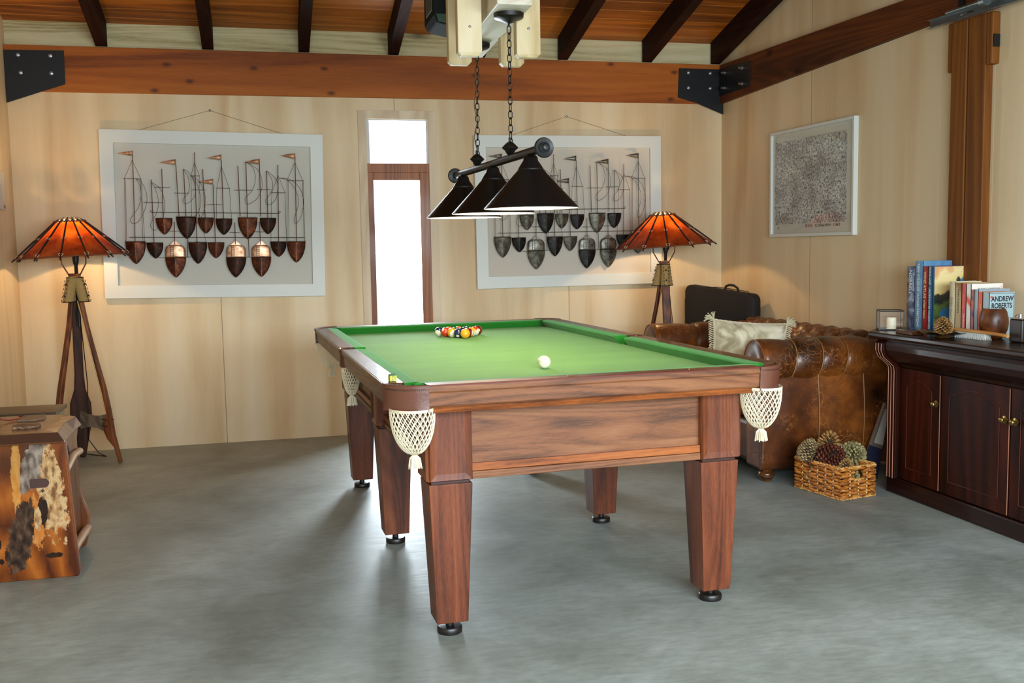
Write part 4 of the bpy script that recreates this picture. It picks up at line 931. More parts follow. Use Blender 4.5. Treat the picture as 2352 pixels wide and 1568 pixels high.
def floor_lamp(label, loc, azs, kinds, R, tilt, tiltaz, ribs, power, phase=0.0, stretch_az=None):
    r = root('floor_lamp', label, 'floor lamp', loc, group='tripod floor lamps with laced leather shades')
    # shade
    zt, zr, rt = 1.505, 1.293, 0.085
    Mt = Matrix.Translation((0, 0, 1.30)) @ Matrix.Rotation(tilt, 4, Vector((-math.sin(tiltaz), math.cos(tiltaz), 0))) @ Matrix.Translation((0, 0, -1.30))
    NS = ribs; mb = MB(); seg = NS*6
    def rim(th): 
        u = (th*NS/(2*math.pi)) % 1.0
        return 1.0 - 0.035*4*u*(1-u)
    rings = []
    for j in range(9):
        t = j/8; ring = []
        for i in range(seg):
            th = 2*math.pi*i/seg + phase; k = rim(th-phase)
            rad = (rt + (R-rt)*t)*k; sag = -0.010*math.sin(math.pi*t)
            ring.append((rad*math.cos(th), rad*math.sin(th), zt+(zr-zt)*t + sag + (0.012*(1-k)/0.035*t*0.3)))
        rings.append(ring)
    mb.loft(rings, cap=False, M=Mt)
    sh = build('lamp_shade', mb, M_rawhide, r, smooth=True, angle=70)
    for i in range(NS):
        th = 2*math.pi*i/NS + phase; c, s = math.cos(th), math.sin(th)
        pts = [((rt-0.035)*c, (rt-0.035)*s, zt+0.026), (rt*c, rt*s, zt+0.003), ((rt+R)*0.5*c, (rt+R)*0.5*s, (zt+zr)/2+0.004), ((R+0.022)*c, (R+0.022)*s, zr-0.014)]
        build('rib', MB().tube(pts, [0.004, 0.005, 0.006, 0.0045], 8, M=Mt), M_strap, sh, smooth=True)
        for t in (0.50, 0.965):
            kn = MB()
            q = Vector(((rt+(R-rt)*t)*c, (rt+(R-rt)*t)*s, zt+(zr-zt)*t+0.006)); tang = Vector((-s, c, 0)); rad = Vector((c, s, -0.85)).normalized()
            pl_ = [q + tang*0.013*math.cos(a) + rad*(0.006 if t < .9 else 0.011)*math.sin(a) + Vector((0,0,0.006*math.cos(a)**2)) for a in [k*math.pi/5 for k in range(10)]]
            kn.tube(pl_, 0.0022, 5, closed=True, M=Mt)
            build('lacing_knot', kn, M_lace, sh, smooth=True)
    # braided edging at the top and the rim
    for rad, z, am, rr, mt in ((rt+0.003, zt+0.004, 0.004, 0.0045, M_lace2), (rt-0.020, zt+0.018, 0.003, 0.003, M_lace)):
        pts = [((rad+am*math.cos(k*2.3))*math.cos(2*math.pi*k/90), (rad+am*math.cos(k*2.3))*math.sin(2*math.pi*k/90), z+am*math.sin(k*2.3)) for k in range(90)]
        build('top_binding', MB().tube(pts, rr, 6, closed=True, M=Mt), mt, sh, smooth=True)
    tb = MB()
    for k in range(NS*2):
        th = math.pi*k/NS + phase + 0.1
        tb.tube([((rt-0.002)*math.cos(th), (rt-0.002)*math.sin(th), zt), ((rt-0.033)*math.cos(th+0.05), (rt-0.033)*math.sin(th+0.05), zt+0.026)], 0.0045, 6, M=Mt)
    build('rawhide_lacing', tb, M_lace, sh, smooth=True)
    pts = []
    for k in range(seg):
        th = 2*math.pi*k/seg + phase; kk = rim(th-phase)
        pts.append((R*kk*math.cos(th), R*kk*math.sin(th), zr + (0.0036*(1-kk)/0.035)))
    build('rim_binding', MB().tube(pts, [0.0035+0.002*random.random() for _ in pts], 6, closed=True, M=Mt), M_lace2, sh, smooth=True)
    # pole, socket, bulb
    build('pole', MB().lathe([(0, 0.86), (0.011, 0.86), (0.011, 1.24), (0.016, 1.25), (0.019, 1.27), (0.019, 1.335), (0.012, 1.345), (0.012, 1.42), (0, 1.42)], 16, c=(0.012, 0, 0)), M_black, r, smooth=True)
    build('bulb', MB().sphere((0.012, 0, 1.445), 0.025, 14, 10, sz=1.2), M_warmbulb, r, smooth=True)
    for sgn in (-1, 1):
        a = math.radians(-15)
        pts = [(sgn*0.035*math.cos(a), sgn*0.035*math.sin(a), 1.18), (sgn*0.055*math.cos(a), sgn*0.055*math.sin(a), 1.215), (sgn*0.075*math.cos(a), sgn*0.075*math.sin(a), 1.25), (sgn*0.080*math.cos(a), sgn*0.080*math.sin(a), 1.36), (sgn*0.05*math.cos(a), sgn*0.05*math.sin(a), 1.47)]
        build('shade_carrier', MB().tube(pts, 0.0042, 6), M_legdark, r, smooth=True)
    for az, kind in zip(azs, kinds):
        a = math.radians(az); Mz = Matrix.Rotation(a, 4, 'Z')
        if kind == 's':
            w = 0.020
            lg = build('leg', MB().prism([(x, z) for x, z in SIDE], 'y', -w, w, M=Mz), M_legwood, r, bevel=0.008, seg=3); fix_normals(lg)
            build('sapwood_edge', MB().tube([(Mz @ Vector((x-0.002, -w+0.001, z))) for x, z in [(0.020, 1.02), (0.050, 0.876), (0.097, 0.636), (0.135, 0.443), (0.155, 0.313)]], 0.0035, 6), M_edge, lg)
        else:
            rho = lambda z: 0.02 + 0.205*(1-z/1.19)**1.0
            f = [(Mz @ Vector((rho(z)-0.018, x, z))) for x, z in FACE]; b_ = [(Mz @ Vector((rho(z)+0.018, x, z))) for x, z in FACE]
            lg = build('leg', MB().loft([f, b_]), M_legdark if az > 0 else M_legwood, r, bevel=0.007, seg=3); fix_normals(lg)
        wp_ = MB(); N = 26
        for k in range(N):
            z = 1.165-k*0.0058; rc = 0.021+0.205*(1-z/1.19)*0.9 if kind != 's' else 0.012 + (1.19-z)*0.235
            ring = [(Mz @ Vector((rc+0.030*math.cos(q), 0.031*math.sin(q), z+0.002*math.sin(q)))) for q in [j*2*math.pi/16 for j in range(16)]]
            wp_.tube(ring, 0.0034, 5, closed=True)
        wr_ = build('rope_wrap', wp_, M_rope, lg, smooth=True)
        bd = MB()
        for z in (1.165, 1.016):
            rc = 0.021+0.205*(1-z/1.19)*0.9 if kind != 's' else 0.012 + (1.19-z)*0.235
            bd.tube([(Mz @ Vector((rc+0.033*math.cos(q), 0.034*math.sin(q), z))) for q in [j*2*math.pi/16 for j in range(16)]], 0.003, 5, closed=True)
        for k in range(6):
            z = 1.15-k*0.024; rc = 0.021+0.205*(1-z/1.19)*0.9 if kind != 's' else 0.012 + (1.19-z)*0.235
            for sd in (-1, 1): bd.tube([(Mz @ Vector((rc+0.0345, sd*0.016, z))), (Mz @ Vector((rc+0.0345+0.004, sd*0.016, z-0.014)))], 0.002, 5)
        for z in (1.125, 1.055):
            rc = 0.021+0.205*(1-z/1.19)*0.9 if kind != 's' else 0.012 + (1.19-z)*0.235
            bd.sphere(Mz @ Vector((rc+0.034, 0, z)), 0.007, 8, 6)
        build('black_stitching', bd, M_strap, wr_)
    if stretch_az is not None:
        a = math.radians(stretch_az[0]); b2 = math.radians(stretch_az[1])
        A = Vector((0.150*math.cos(a), 0.150*math.sin(a), 0)); B = Vector((0.165*math.cos(b2), 0.165*math.sin(b2), 0))
        rings = []
        for k in range(9):
            t = k/8; c = A*(1-t)+B*t; hh = 0.060-0.022*math.sin(math.pi*t); n_ = (B-A).normalized().cross(Vector((0,0,1)))
            rings.append([c+n_*0.010+Vector((0,0,0.255-hh)), c-n_*0.010+Vector((0,0,0.255-hh)), c-n_*0.010+Vector((0,0,0.255+hh*0.9)), c+n_*0.010+Vector((0,0,0.255+hh*0.9))])
        bdo = build('stretcher_board', MB().loft(rings), M_grey, r, smooth=True, angle=30)
        kn = MB()
        for z in (0.235, 0.275):
            c = A*0.86+B*0.14; n_ = (B-A).normalized().cross(Vector((0,0,1)))
            for sg in (1,-1): kn.tube([c+n_*0.012*sg+Vector((0,0,z)), A*1.0+n_*0.023*sg+Vector((0,0,z+0.004)), A*1.14-B*0.14*1.0+n_*0.023*sg+Vector((0,0,z))], 0.003, 5)
        build('lashing', kn, M_strap, bdo)
    build('power_cord', MB().tube([(0.02, 0.0, 0.9), (0.03, 0.05, 0.5), (0.0, 0.16, 0.12), (0.05, 0.20, 0.02), (0.10, 0.16, 0.004), (0.0, 0.25, 0.004), (-0.06, 0.30, 0.004)], 0.003, 6), M_black, r, smooth=True)
    point('floor_lamp_bulb_light', (loc[0]+0.012, loc[1], 1.455), power, (1.0, 0.62, 0.28), 0.03)
    return r
floor_lamp('tripod floor lamp with laced leather shade in the left corner behind the slab chest', (-1.14, 6.62, 0), [-15, 103, 224], ['s', 'f', 's'], 0.322, 0.042, math.radians(180), 14, 28, phase=0.18, stretch_az=(-15, 103))
floor_lamp('tripod floor lamp with laced leather shade beside the leather sofa in the right corner', (2.735, 6.56, 0), [-100, 35, 140], ['f', 's', 's'], 0.342, 0.062, math.radians(180), 13, 28, phase=0.05, stretch_az=(35, 140))
# ------------------------------------------------------------------ chesterfield sofa
def leather(name, a, b, c, rough=0.34, crack=0.5, scale=3.0):
    M, nt, p = newmat(name); tc = nt.nodes.new('ShaderNodeTexCoord')
    n = nt.nodes.new('ShaderNodeTexNoise'); n.inputs['Scale'].default_value = scale; n.inputs['Detail'].default_value = 6; n.inputs['Roughness'].default_value = 0.6
    nt.links.new(tc.outputs['Object'], n.inputs['Vector'])
    r = ramp(nt, [(0.33, a), (0.5, b), (0.68, c)]); nt.links.new(n.outputs['Fac'], r.inputs['Fac'])
    v = nt.nodes.new('ShaderNodeTexVoronoi'); v.feature = 'DISTANCE_TO_EDGE'; v.inputs['Scale'].default_value = 22
    nz = nt.nodes.new('ShaderNodeTexNoise'); nz.inputs['Scale'].default_value = 9; nz.inputs['Detail'].default_value = 4
    nt.links.new(tc.outputs['Object'], nz.inputs['Vector'])
    va = nt.nodes.new('ShaderNodeVectorMath'); va.operation = 'MULTIPLY_ADD'; nt.links.new(nz.outputs['Color'], va.inputs[0]); va.inputs[1].default_value = (0.22, 0.22, 0.22); nt.links.new(tc.outputs['Object'], va.inputs[2])
    nt.links.new(va.outputs[0], v.inputs['Vector'])
    vr = ramp(nt, [(0.0, (1,1,1,1)), (0.035, (0,0,0,1))]); nt.links.new(v.outputs['Distance'], vr.inputs['Fac'])
    n2 = nt.nodes.new('ShaderNodeTexNoise'); n2.inputs['Scale'].default_value = 5; nt.links.new(tc.outputs['Object'], n2.inputs['Vector'])
    r2 = ramp(nt, [(0.45, (0,0,0,1)), (0.62, (1,1,1,1))]); nt.links.new(n2.outputs['Fac'], r2.inputs['Fac'])
    f = math_n(nt, 'MULTIPLY', math_n(nt, 'MULTIPLY', vr.outputs['Color'], r2.outputs['Color']), crack)
    col = mixc(nt, f, r.outputs['Color'], srgb(186, 124, 66)); nt.links.new(col, p.inputs['Base Color'])
    p.inputs['Roughness'].default_value = rough; p.inputs['Coat Weight'].default_value = 0.25; p.inputs['Coat Roughness'].default_value = 0.25
    b = nt.nodes.new('ShaderNodeBump'); b.inputs['Strength'].default_value = 0.2; b.inputs['Distance'].default_value = 0.004
    nt.links.new(nz.outputs['Fac'], b.inputs['Height']); nt.links.new(b.outputs['Normal'], p.inputs['Normal'])
    return M
M_lea = leather('worn_tan_leather', srgb(36, 17, 8), srgb(92, 46, 14), srgb(152, 86, 30), crack=0.85)
M_lea_d = leather('dark_brown_leather', srgb(32, 15, 7), srgb(66, 31, 11), srgb(100, 52, 18), crack=0.3)
M_seam = plain('piping_seam', srgb(150, 104, 56), 0.5)
M_nail = plain('antique_nail', srgb(140, 100, 50), 0.35, 0.9)
X0, X1, Y0, Y1 = 2.57, 3.34, 4.83, 6.26
sofa = root('sofa', 'brown leather chesterfield sofa with rolled buttoned arms against the right wall', 'sofa', (2.95, 5.55, 0))
SO = Vector((2.95, 5.55, 0))
def sw(x, y, z): return (x-SO.x, y-SO.y, z)
def sbox(x0, x1, y0, y1, z0, z1): return MB().box(x0-SO.x, x1-SO.x, y0-SO.y, y1-SO.y, z0, z1)
build('base', sbox(X0+0.03, X1, Y0+0.05, Y1-0.05, 0.075, 0.32), M_lea_d, sofa, smooth=True, bevel=0.03, seg=3)
# seat cushion
def cushion_grid(x0, x1, y0, y1, z0, z1, pw=5):
    mb = MB(); N = 16
    def S(top):
        def f(u, v):
            a, b = 2*u-1, 2*v-1; e = (1-abs(a)**pw)*(1-abs(b)**pw); e = max(e, 0)**0.5
            return sw(x0+(x1-x0)*u, y0+(y1-y0)*v, (z0+z1)/2 + ((z1-z0)/2*e*(1 if top else -1)))
        return f
    mb.grid(S(True), N, N); b = MB(); b.grid(S(False), N, N); b.f = [tuple(reversed(q)) for q in b.f]
    mb.add(b.v, b.f); return mb
for a, b in ((5.03, 5.545), (5.545, 6.06)):
    build('seat_cushion', cushion_grid(2.55, 3.12, a, b, 0.31, 0.49), M_lea, sofa, smooth=True, angle=180)
def arm(near):
    s = 1 if near else -1
    yo = Y0 if near else Y1            # outer panel plane
    yc = yo + s*0.085; zc_, rr = 0.656, 0.126
    xe, xb = (2.575 if near else 2.475), 3.30
    # outer panel, slightly bulging, with vertical piped seams
    mb = MB()
    def S(u, v):
        x = X0+(X1-X0)*u; z = 0.075+(0.60-0.075)*v
        return sw(x, yo - s*0.018*math.sin(math.pi*v)*(1-0.35*abs(math.cos(math.pi*u*2.5))), z)
    mb.grid(S, 40, 12)
    body = build('arm_body', sbox(X0, X1, min(yo, yo+s*0.17), max(yo, yo+s*0.17), 0.075, 0.60), M_lea, sofa, bevel=0.015, seg=3, smooth=True)
    if near:
        build('outer_panel', mb, M_lea, body, smooth=True, solid=0.006)
        for xx in (2.912, 3.190):
            build('piping', MB().tube([sw(xx, yo-0.020*math.sin(math.pi*t/10)-0.002, 0.08+0.52*t/10) for t in range(11)], 0.0028, 6), M_seam, body, smooth=True)
        build('piping', MB().tube([sw(X0-0.002, yo-0.004, 0.08+0.5*t/8) for t in range(9)], 0.004, 6), M_lea_d, body, smooth=True)
    # rolled arm with pleats between the buttons
    cuts = [xe, 2.765, 2.925, 3.076, 3.225, 3.40]
    mb = MB(); rings = []; NU = 110; SG = 40
    for i in range(NU+1):
        x = xe+(3.33-xe)*i/NU
        for k in range(5):
            if cuts[k] <= x <= cuts[k+1]: t = (x-cuts[k])/(cuts[k+1]-cuts[k]); break
        puff = max(0.0, math.sin(math.pi*t))**0.38 if k > 0 else (min(1, 1.0)*math.sin(math.pi*(0.5+0.5*t))**0.38 if t > 0.0 else 1)
        endr = 1.0 if i > 3 else (0.90, 0.955, 0.985, 0.997)[i]
        ring = []
        for j in range(SG):
            th = 2*math.pi*j/SG
            creasev = 1.0 - 0.13*(1-puff)
            wob = 1 + 0.008*math.sin(3*th+k*2)+0.004*math.sin(7*th+x*30)
            r_ = rr*endr*creasev*wob
            sl = 0.016*math.cos(th)*0    # straight
            ring.append(sw(x + 0.018*math.sin(th*1.0)*(1 if k else 0), yc + r_*1.02*math.cos(th), zc_ + r_*math.sin(th)))
        rings.append(ring)
    mb.loft(rings)
    o = build('arm_roll', mb, M_lea, sofa, smooth=True, angle=60)
    # scroll front with nail head trim
    fm = MB(); 
    fm.lathe([(0.0, 0.0), (0.04, 0.012), (0.085, 0.014), (0.108, 0.006), (0.116, 0.0)], 36, M=Matrix.Translation(sw(xe+0.004, yc, zc_)) @ Matrix.Rotation(-math.pi/2, 4, 'Y'))
    sc = build('scroll_front', fm, M_lea_d, o, smooth=True, angle=60)
    build('scroll_piping', MB().tube([sw(xe+0.002, yc+0.119*math.cos(a), zc_+0.119*math.sin(a)) for a in [2*math.pi*k/40 for k in range(40)]], 0.005, 8, closed=True), M_lea, o, smooth=True)
    build('scroll_button', MB().sphere(sw(xe-0.010, yc, zc_), 0.013, 12, 8, sx=0.5), M_lea_d, sc, smooth=True)
    for x in cuts[1:4]:
        build('arm_piping', MB().tube([sw(x+0.018*math.sin(th), yc+rr*0.935*math.cos(th), zc_+rr*0.935*math.sin(th)) for th in [math.radians(d) for d in range(-5, 240, 7)]], 0.003, 6), M_seam if near else M_lea_d, o, smooth=True)
    # buttoned inner face
    mb = MB()
    px, pz = 0.16, 0.15
    def Q(u, v):
        x = 2.56+(3.16-2.56)*u; z = 0.44+(0.66-0.44)*v
        a = math.pi*(x/px+z/pz); b = math.pi*(x/px-z/pz)
        h = (abs(math.sin(a))*abs(math.sin(b)))**0.4
        return sw(x, yc + s*(0.085+0.030*h+0.02*(1-v)), z)
    mb.grid(Q, 44, 20)
    q = build('buttoned_lining', mb, M_lea, sofa, smooth=True, angle=180); fix_normals(q)
arm(True); arm(False)
# back: outer body and buttoned top roll running along the wall
build('back_body', sbox(3.22, X1+0.03, Y0+0.03, Y1-0.03, 0.075, 0.66), M_lea_d, sofa, smooth=True, bevel=0.02)
mb = MB(); rings = []; NV = 300; PR = []
yA, yB_ = 4.92, 6.20
for i in range(NV+1):
    y = yA + (yB_-yA)*i/NV; ring = []
    for j in range(48):
        th = 2*math.pi*j/48
        r0 = 0.112
        a = math.pi*((y)/0.15 + th/0.95); b = math.pi*((y)/0.15 - th/0.95)
        h = (abs(math.sin(a))*abs(math.sin(b)))**0.45 if 0.9 < th < 4.4 else 1.0*abs(math.sin(a))**0.3
        r_ = r0*(0.86+0.15*h)
        ring.append(sw(3.245+r_*1.05*math.cos(th), y, 0.695+r_*math.sin(th)))
    rings.append(ring)
mb.loft(rings); build('back_roll', mb, M_lea, sofa, smooth=True, angle=180)
mb = MB()
def Q(u, v):
    y = 5.0+1.1*u; z = 0.44+0.24*v; a = math.pi*(y/0.15+z/0.14); b = math.pi*(y/0.15-z/0.14); h = (abs(math.sin(a))*abs(math.sin(b)))**0.4
    return sw(3.175-0.035*h-0.03*(1-v), y, z)
mb.grid(Q, 80, 20); build('buttoned_back', mb, M_lea, sofa, smooth=True, angle=180)
bprof = [(0, 0), (0.026, 0), (0.030, 0.006), (0.040, 0.02), (0.046, 0.036), (0.042, 0.052), (0.030, 0.060), (0.034, 0.066), (0.034, 0.08), (0, 0.08)]
M_bun = wood('polished_bun_foot', srgb(50, 24, 10), srgb(92, 52, 20), srgb(132, 84, 36), 'x', 3, 0.25, 0.6)
for x, y in ((2.635, 4.885), (2.635, 6.20), (3.28, 4.885), (3.28, 6.20)):
    build('bun_foot', MB().lathe(bprof, 28, c=sw(x, y, 0)), M_bun, sofa, smooth=True, angle=50)

# cream throw pillow with fringe
def pillow():
    w, h, t = 0.43, 0.38, 0.10
    r = root('throw_pillow', 'cream mottled velvet pillow with tasselled fringe leaning on the leather sofa', 'pillow', (2.79, 5.40, 0.65))
    r.rotation_euler = (math.radians(-14), math.radians(4), math.radians(-24))
    mb = MB(); N = 28
    def S(sg):
        def f(u, v):
            a, b = 2*u-1, 2*v-1
            e = max(0, (1-abs(a)**2.3)*(1-abs(b)**2.3))**0.5
            pin = 1-0.06*(1-abs(b)**2)*abs(a)**3; pin2 = 1-0.06*(1-abs(a)**2)*abs(b)**3
            wr = 0.004*math.sin(9*a+5*b)*e
            return (w/2*a*pin, sg*(t*e+wr), h/2*b*pin2)
        return f
    mb.grid(S(-1), N, N); b = MB(); b.grid(S(1), N, N); b.f = [tuple(reversed(q)) for q in b.f]; mb.add(b.v, b.f)
    M, nt, p = newmat('crushed_cream_velvet'); tc = nt.nodes.new('ShaderNodeTexCoord'); n = nt.nodes.new('ShaderNodeTexNoise'); n.inputs['Scale'].default_value = 7; n.inputs['Detail'].default_value = 6; n.inputs['Distortion'].default_value = 1.5
    nt.links.new(tc.outputs['Object'], n.inputs['Vector']); rp = ramp(nt, [(0.36, srgb(164, 154, 120)), (0.5, srgb(220, 214, 184)), (0.62, srgb(236, 232, 208))]); nt.links.new(n.outputs['Fac'], rp.inputs['Fac']); nt.links.new(rp.outputs['Color'], p.inputs['Base Color'])
    p.inputs['Roughness'].default_value = 0.75; p.inputs['Sheen Weight'].default_value = 0.5
    build('pillow_body', mb, M, r, smooth=True, angle=180)
    M_tr = plain('cream_braid', srgb(206, 198, 166), 0.8, bump=0.3, bscale=300)
    pts = []
    for k in range(120):
        q = k/120*4; e = int(q); f = (q-e)*2-1
        a, b_ = [(f, -1), (1, f), (-f, 1), (-1, -f)][e]
        pin = 1-0.06*(1-abs(b_)**2)*abs(a)**3; pin2 = 1-0.06*(1-abs(a)**2)*abs(b_)**3
        pts.append((w/2*a*pin, 0, h/2*b_*pin2))
    build('braid', MB().tube(pts, [0.006 if k % 2 else 0.004 for k in range(120)], 7, closed=True), M_tr, r, smooth=True)
    for sd in (-1, 1):
        fr = MB()
        for k in range(34):
            z = -h/2+h*(k+0.5)/34; x0 = sd*w/2*(1-0.06*(1-abs(2*z/h)**2))
            L = 0.028+0.006*random.random()
            fr.tube([(x0, 0, z), (x0+sd*L*0.5, -0.004, z-0.004), (x0+sd*L, 0.002*random.uniform(-1, 1), z-0.014+random.uniform(-.004, .004))], 0.0032, 5)
        build('fringe', fr, M_tr, r, smooth=True)
    for sx in (-1, 1):
        for sz in (-1, 1):
            ts = MB(); cx, cz = sx*w/2, sz*h/2
            for k in range(26):
                a = math.atan2(sz, sx)+random.uniform(-0.9, 0.9); L = 0.045+0.015*random.random()
                ts.tube([(cx, 0, cz), (cx+L*0.6*math.cos(a), random.uniform(-.012, .012), cz+L*0.6*math.sin(a)), (cx+L*math.cos(a), random.uniform(-.016, .016), cz+L*math.sin(a)-0.012)], 0.0028, 5)
            build('corner_tassel', ts, M_tr, r, smooth=True)
pillow()

# black soft case standing in the corner behind the sofa
bag = root('instrument_case', 'black soft case with a carry handle standing in the corner behind the sofa', 'case', (3.185, 6.58, 0.0), math.radians(-62))
M_bagm = plain('black_nylon', srgb(17, 15, 14), 0.75, bump=0.1, bscale=80)
w2, zt_ = 0.31, 1.0
rings = []
for y, k in ((-0.05, 0.93), (-0.045, 0.97), (-0.03, 1.0), (0.03, 1.0), (0.045, 0.97), (0.05, 0.93)):
    pts = []
    for (cx, cz, a0) in ((w2-0.05, zt_-0.10, 0), (-w2+0.06, zt_-0.045, 90), (-w2+0.03, 0.03, 180), (w2-0.03, 0.03, 270)):
        for d in range(0, 91, 15):
            a = math.radians(a0+d); rad = 0.05 if a0 < 180 else 0.03
            pts.append(((cx+rad*math.cos(a))*k, y, 0.5+(cz+rad*math.sin(a)-0.5)*(0.985+0.015*(k-0.93)/0.07)))
    rings.append(pts)
q = build('case_body', MB().loft(rings), M_bagm, bag, smooth=True, angle=40); fix_normals(q)
build('zip', MB().tube([(w2*0.99*math.cos(a) if False else x, -0.031, z) for x, z in ((-w2+0.012, 0.2), (-w2+0.008, 0.9), (-w2+0.05, 0.985), (0.0, 0.992), (w2-0.06, 0.965), (w2-0.004, 0.9), (w2-0.004, 0.2))] , 0.003, 5), M_black, bag)
build('handle', MB().tube([(0.03, 0, 0.968), (0.04, 0, 0.998), (0.07, 0, 1.008), (0.11, 0, 1.004), (0.14, 0, 0.985), (0.148, 0, 0.955)], 0.009, 8), M_bagm, bag, smooth=True)

# ------------------------------------------------------------------ sideboard
MAHd, MAHm, MAHl = srgb(22, 5, 1), srgb(48, 13, 3), srgb(70, 22, 6)
M_mah = wood('dark_mahogany_vertical', MAHd, MAHm, MAHl, 'z', 1.5, 0.5, 0.0, fine=0.2, croughness=0.2, spec=0.15)
M_mahy = wood('dark_mahogany_horizontal', MAHd, srgb(32, 9, 4), srgb(46, 14, 6), 'y', 1.5, 0.36, 0.15, fine=0.2, croughness=0.12, spec=0.25)
M_pale = plain('pale_edge_line', srgb(176, 120, 96), 0.35)  # thin pale lines on the flutes and door edges
sb = root('sideboard', 'dark mahogany sideboard with arched panel doors along the right wall', 'sideboard', (3.28, 3.6, 0))
def bb(x0, x1, y0, y1, z0, z1): return MB().box(x0-3.28, x1-3.28, y0-3.6, y1-3.6, z0, z1)
SY0, SY1 = 2.75, 4.475
FX = 3.125
build('carcase', bb(FX+0.02, 3.455, SY0, SY1-0.03, 0.05, 0.80), M_mah, sb)
build('plinth', bb(FX-0.012, 3.45, SY0, SY1+0.015, 0.0, 0.085), M_mahy, sb, bevel=0.008, seg=3)
ch_ = MB().prism([(FX+0.02-3.28, 4.30-3.6), (FX+0.02-3.28, 4.475-3.6), (3.24-3.28, 4.63-3.6), (3.455-3.28, 4.63-3.6), (3.455-3.28, 4.30-3.6)], 'z', 0.0, 0.80)
build('canted_end', ch_, M_mah, sb)
tc_ = MB().prism([(3.03-3.28, 4.40-3.6), (3.004-3.28, 4.504-3.6), (3.155-3.28, 4.665-3.6), (3.46-3.28, 4.665-3.6), (3.46-3.28, 4.40-3.6)], 'z', 0.802, 0.8395)
build('canted_top', tc_, M_mahy, sb, bevel=0.003)
tp = MB().prism([(3.000-3.28, 0.822), (3.004-3.28, 0.836), (3.012-3.28, 0.840), (3.46-3.28, 0.840), (3.46-3.28, 0.800), (3.035-3.28, 0.800), (3.022-3.28, 0.806), (3.008-3.28, 0.812)], 'y', SY0-3.6, SY1+0.03-3.6)
build('worktop', tp, M_mahy, sb, bevel=0.002)
# swelling drawer frieze under the top
fz = [(3.04, 0.800), (3.030, 0.780), (3.030, 0.755), (3.042, 0.725), (3.070, 0.700), (3.100, 0.682), (3.112, 0.664), (3.16, 0.664), (3.16, 0.800)]
build('swelled_frieze', MB().prism([(x-3.28, z) for x, z in fz], 'y', SY0-3.6, SY1-0.08-3.6), M_mahy, sb, bevel=0.002)
# corner pilaster following the frieze with three pale flutes
pf = [(3.045, 0.800), (3.022, 0.785), (3.020, 0.750), (3.035, 0.715), (3.068, 0.690), (3.094, 0.665), (3.098, 0.640), (3.098, 0.085), (3.17, 0.085), (3.17, 0.800)]
build('pilaster', MB().prism([(x-3.28, z) for x, z in pf], 'y', SY1-0.075-3.6, SY1-3.6), M_mah, sb, bevel=0.003)
for dy in (0.014, 0.036, 0.060):
    build('flute_line', MB().tube([(x-3.2815, SY1-dy-3.6, z) for x, z in pf[1:8]], 0.0022, 5), M_pale, sb)
# doors with arched raised panels
def door(ya, yb, knob_left):
    """ya > yb : from the far side towards the camera"""
    dr = build('door', bb(FX-0.006, FX+0.016, yb+0.002, ya-0.002, 0.090, 0.660), M_mah, sb, bevel=0.003)
    # moulding: arched frame line
    st = 0.062; y0, y1 = yb+st, ya-st; zb0, zt0 = 0.155, 0.565
    pts = [(y1, zb0), (y0, zb0), (y0, zt0)]
    for k in range(1, 16):
        t = k/16; pts.append((y0+(y1-y0)*t, zt0+0.045*math.sin(math.pi*t)**1.1))
    pts.append((y1, zt0))
    n = len(pts); cy = sum(p[0] for p in pts)/n; cz = sum(p[1] for p in pts)/n
    rings = []
    for dx, kk, kz in ((-0.0062, 1.0, 1.0), (0.004, 0.975, 0.985), (0.004, 0.93, 0.955), (-0.0068, 0.80, 0.885)):
        rings.append([(FX+dx-3.28, cy+(p[0]-cy)*kk-3.6, cz+(p[1]-cz)*kz) for p in pts])
    mb = MB().loft(rings, cap=False); mb.f.append(tuple(range(3*n, 4*n)))
    q = build('raised_panel', mb, M_mah, dr); fix_normals(q)
    build('panel_edge', MB().tube([(FX-0.0072-3.28, p[0]-3.6, p[1]) for p in pts] + [(FX-0.0072-3.28, pts[0][0]-3.6, pts[0][1])], 0.0018, 5), plain('mahogany_highlight_edge', srgb(84, 34, 24), 0.3, coat=0.5), dr)
    build('door_edge', MB().tube([(FX-0.0065-3.28, yb+0.003-3.6, 0.095), (FX-0.0065-3.28, yb+0.003-3.6, 0.655)], 0.0016, 5), M_pale, dr)
    ky = (ya-0.030) if knob_left else (yb+0.030)
    kz = 0.515
    kb = MB().lathe([(0.0, 0.0), (0.017, 0.0), (0.017, 0.003), (0.007, 0.006), (0.006, 0.012), (0.010, 0.015), (0.0145, 0.020), (0.0145, 0.024), (0.009, 0.029), (0.0, 0.031)], 20, M=Matrix.Translation((FX-0.006-3.28, ky-3.6, kz)) @ Matrix.Rotation(-math.pi/2, 4, 'Y'))
    build('knob', kb, plain('aged_brass', srgb(150, 124, 72), 0.3, 0.95), dr, smooth=True, angle=50)
door(4.398, 4.082, False); door(4.078, 3.622, False); door(3.618, 3.18, True); door(3.176, 2.80, True)

# ------------------------------------------------------------------ things on the sideboard
ZT = 0.8402
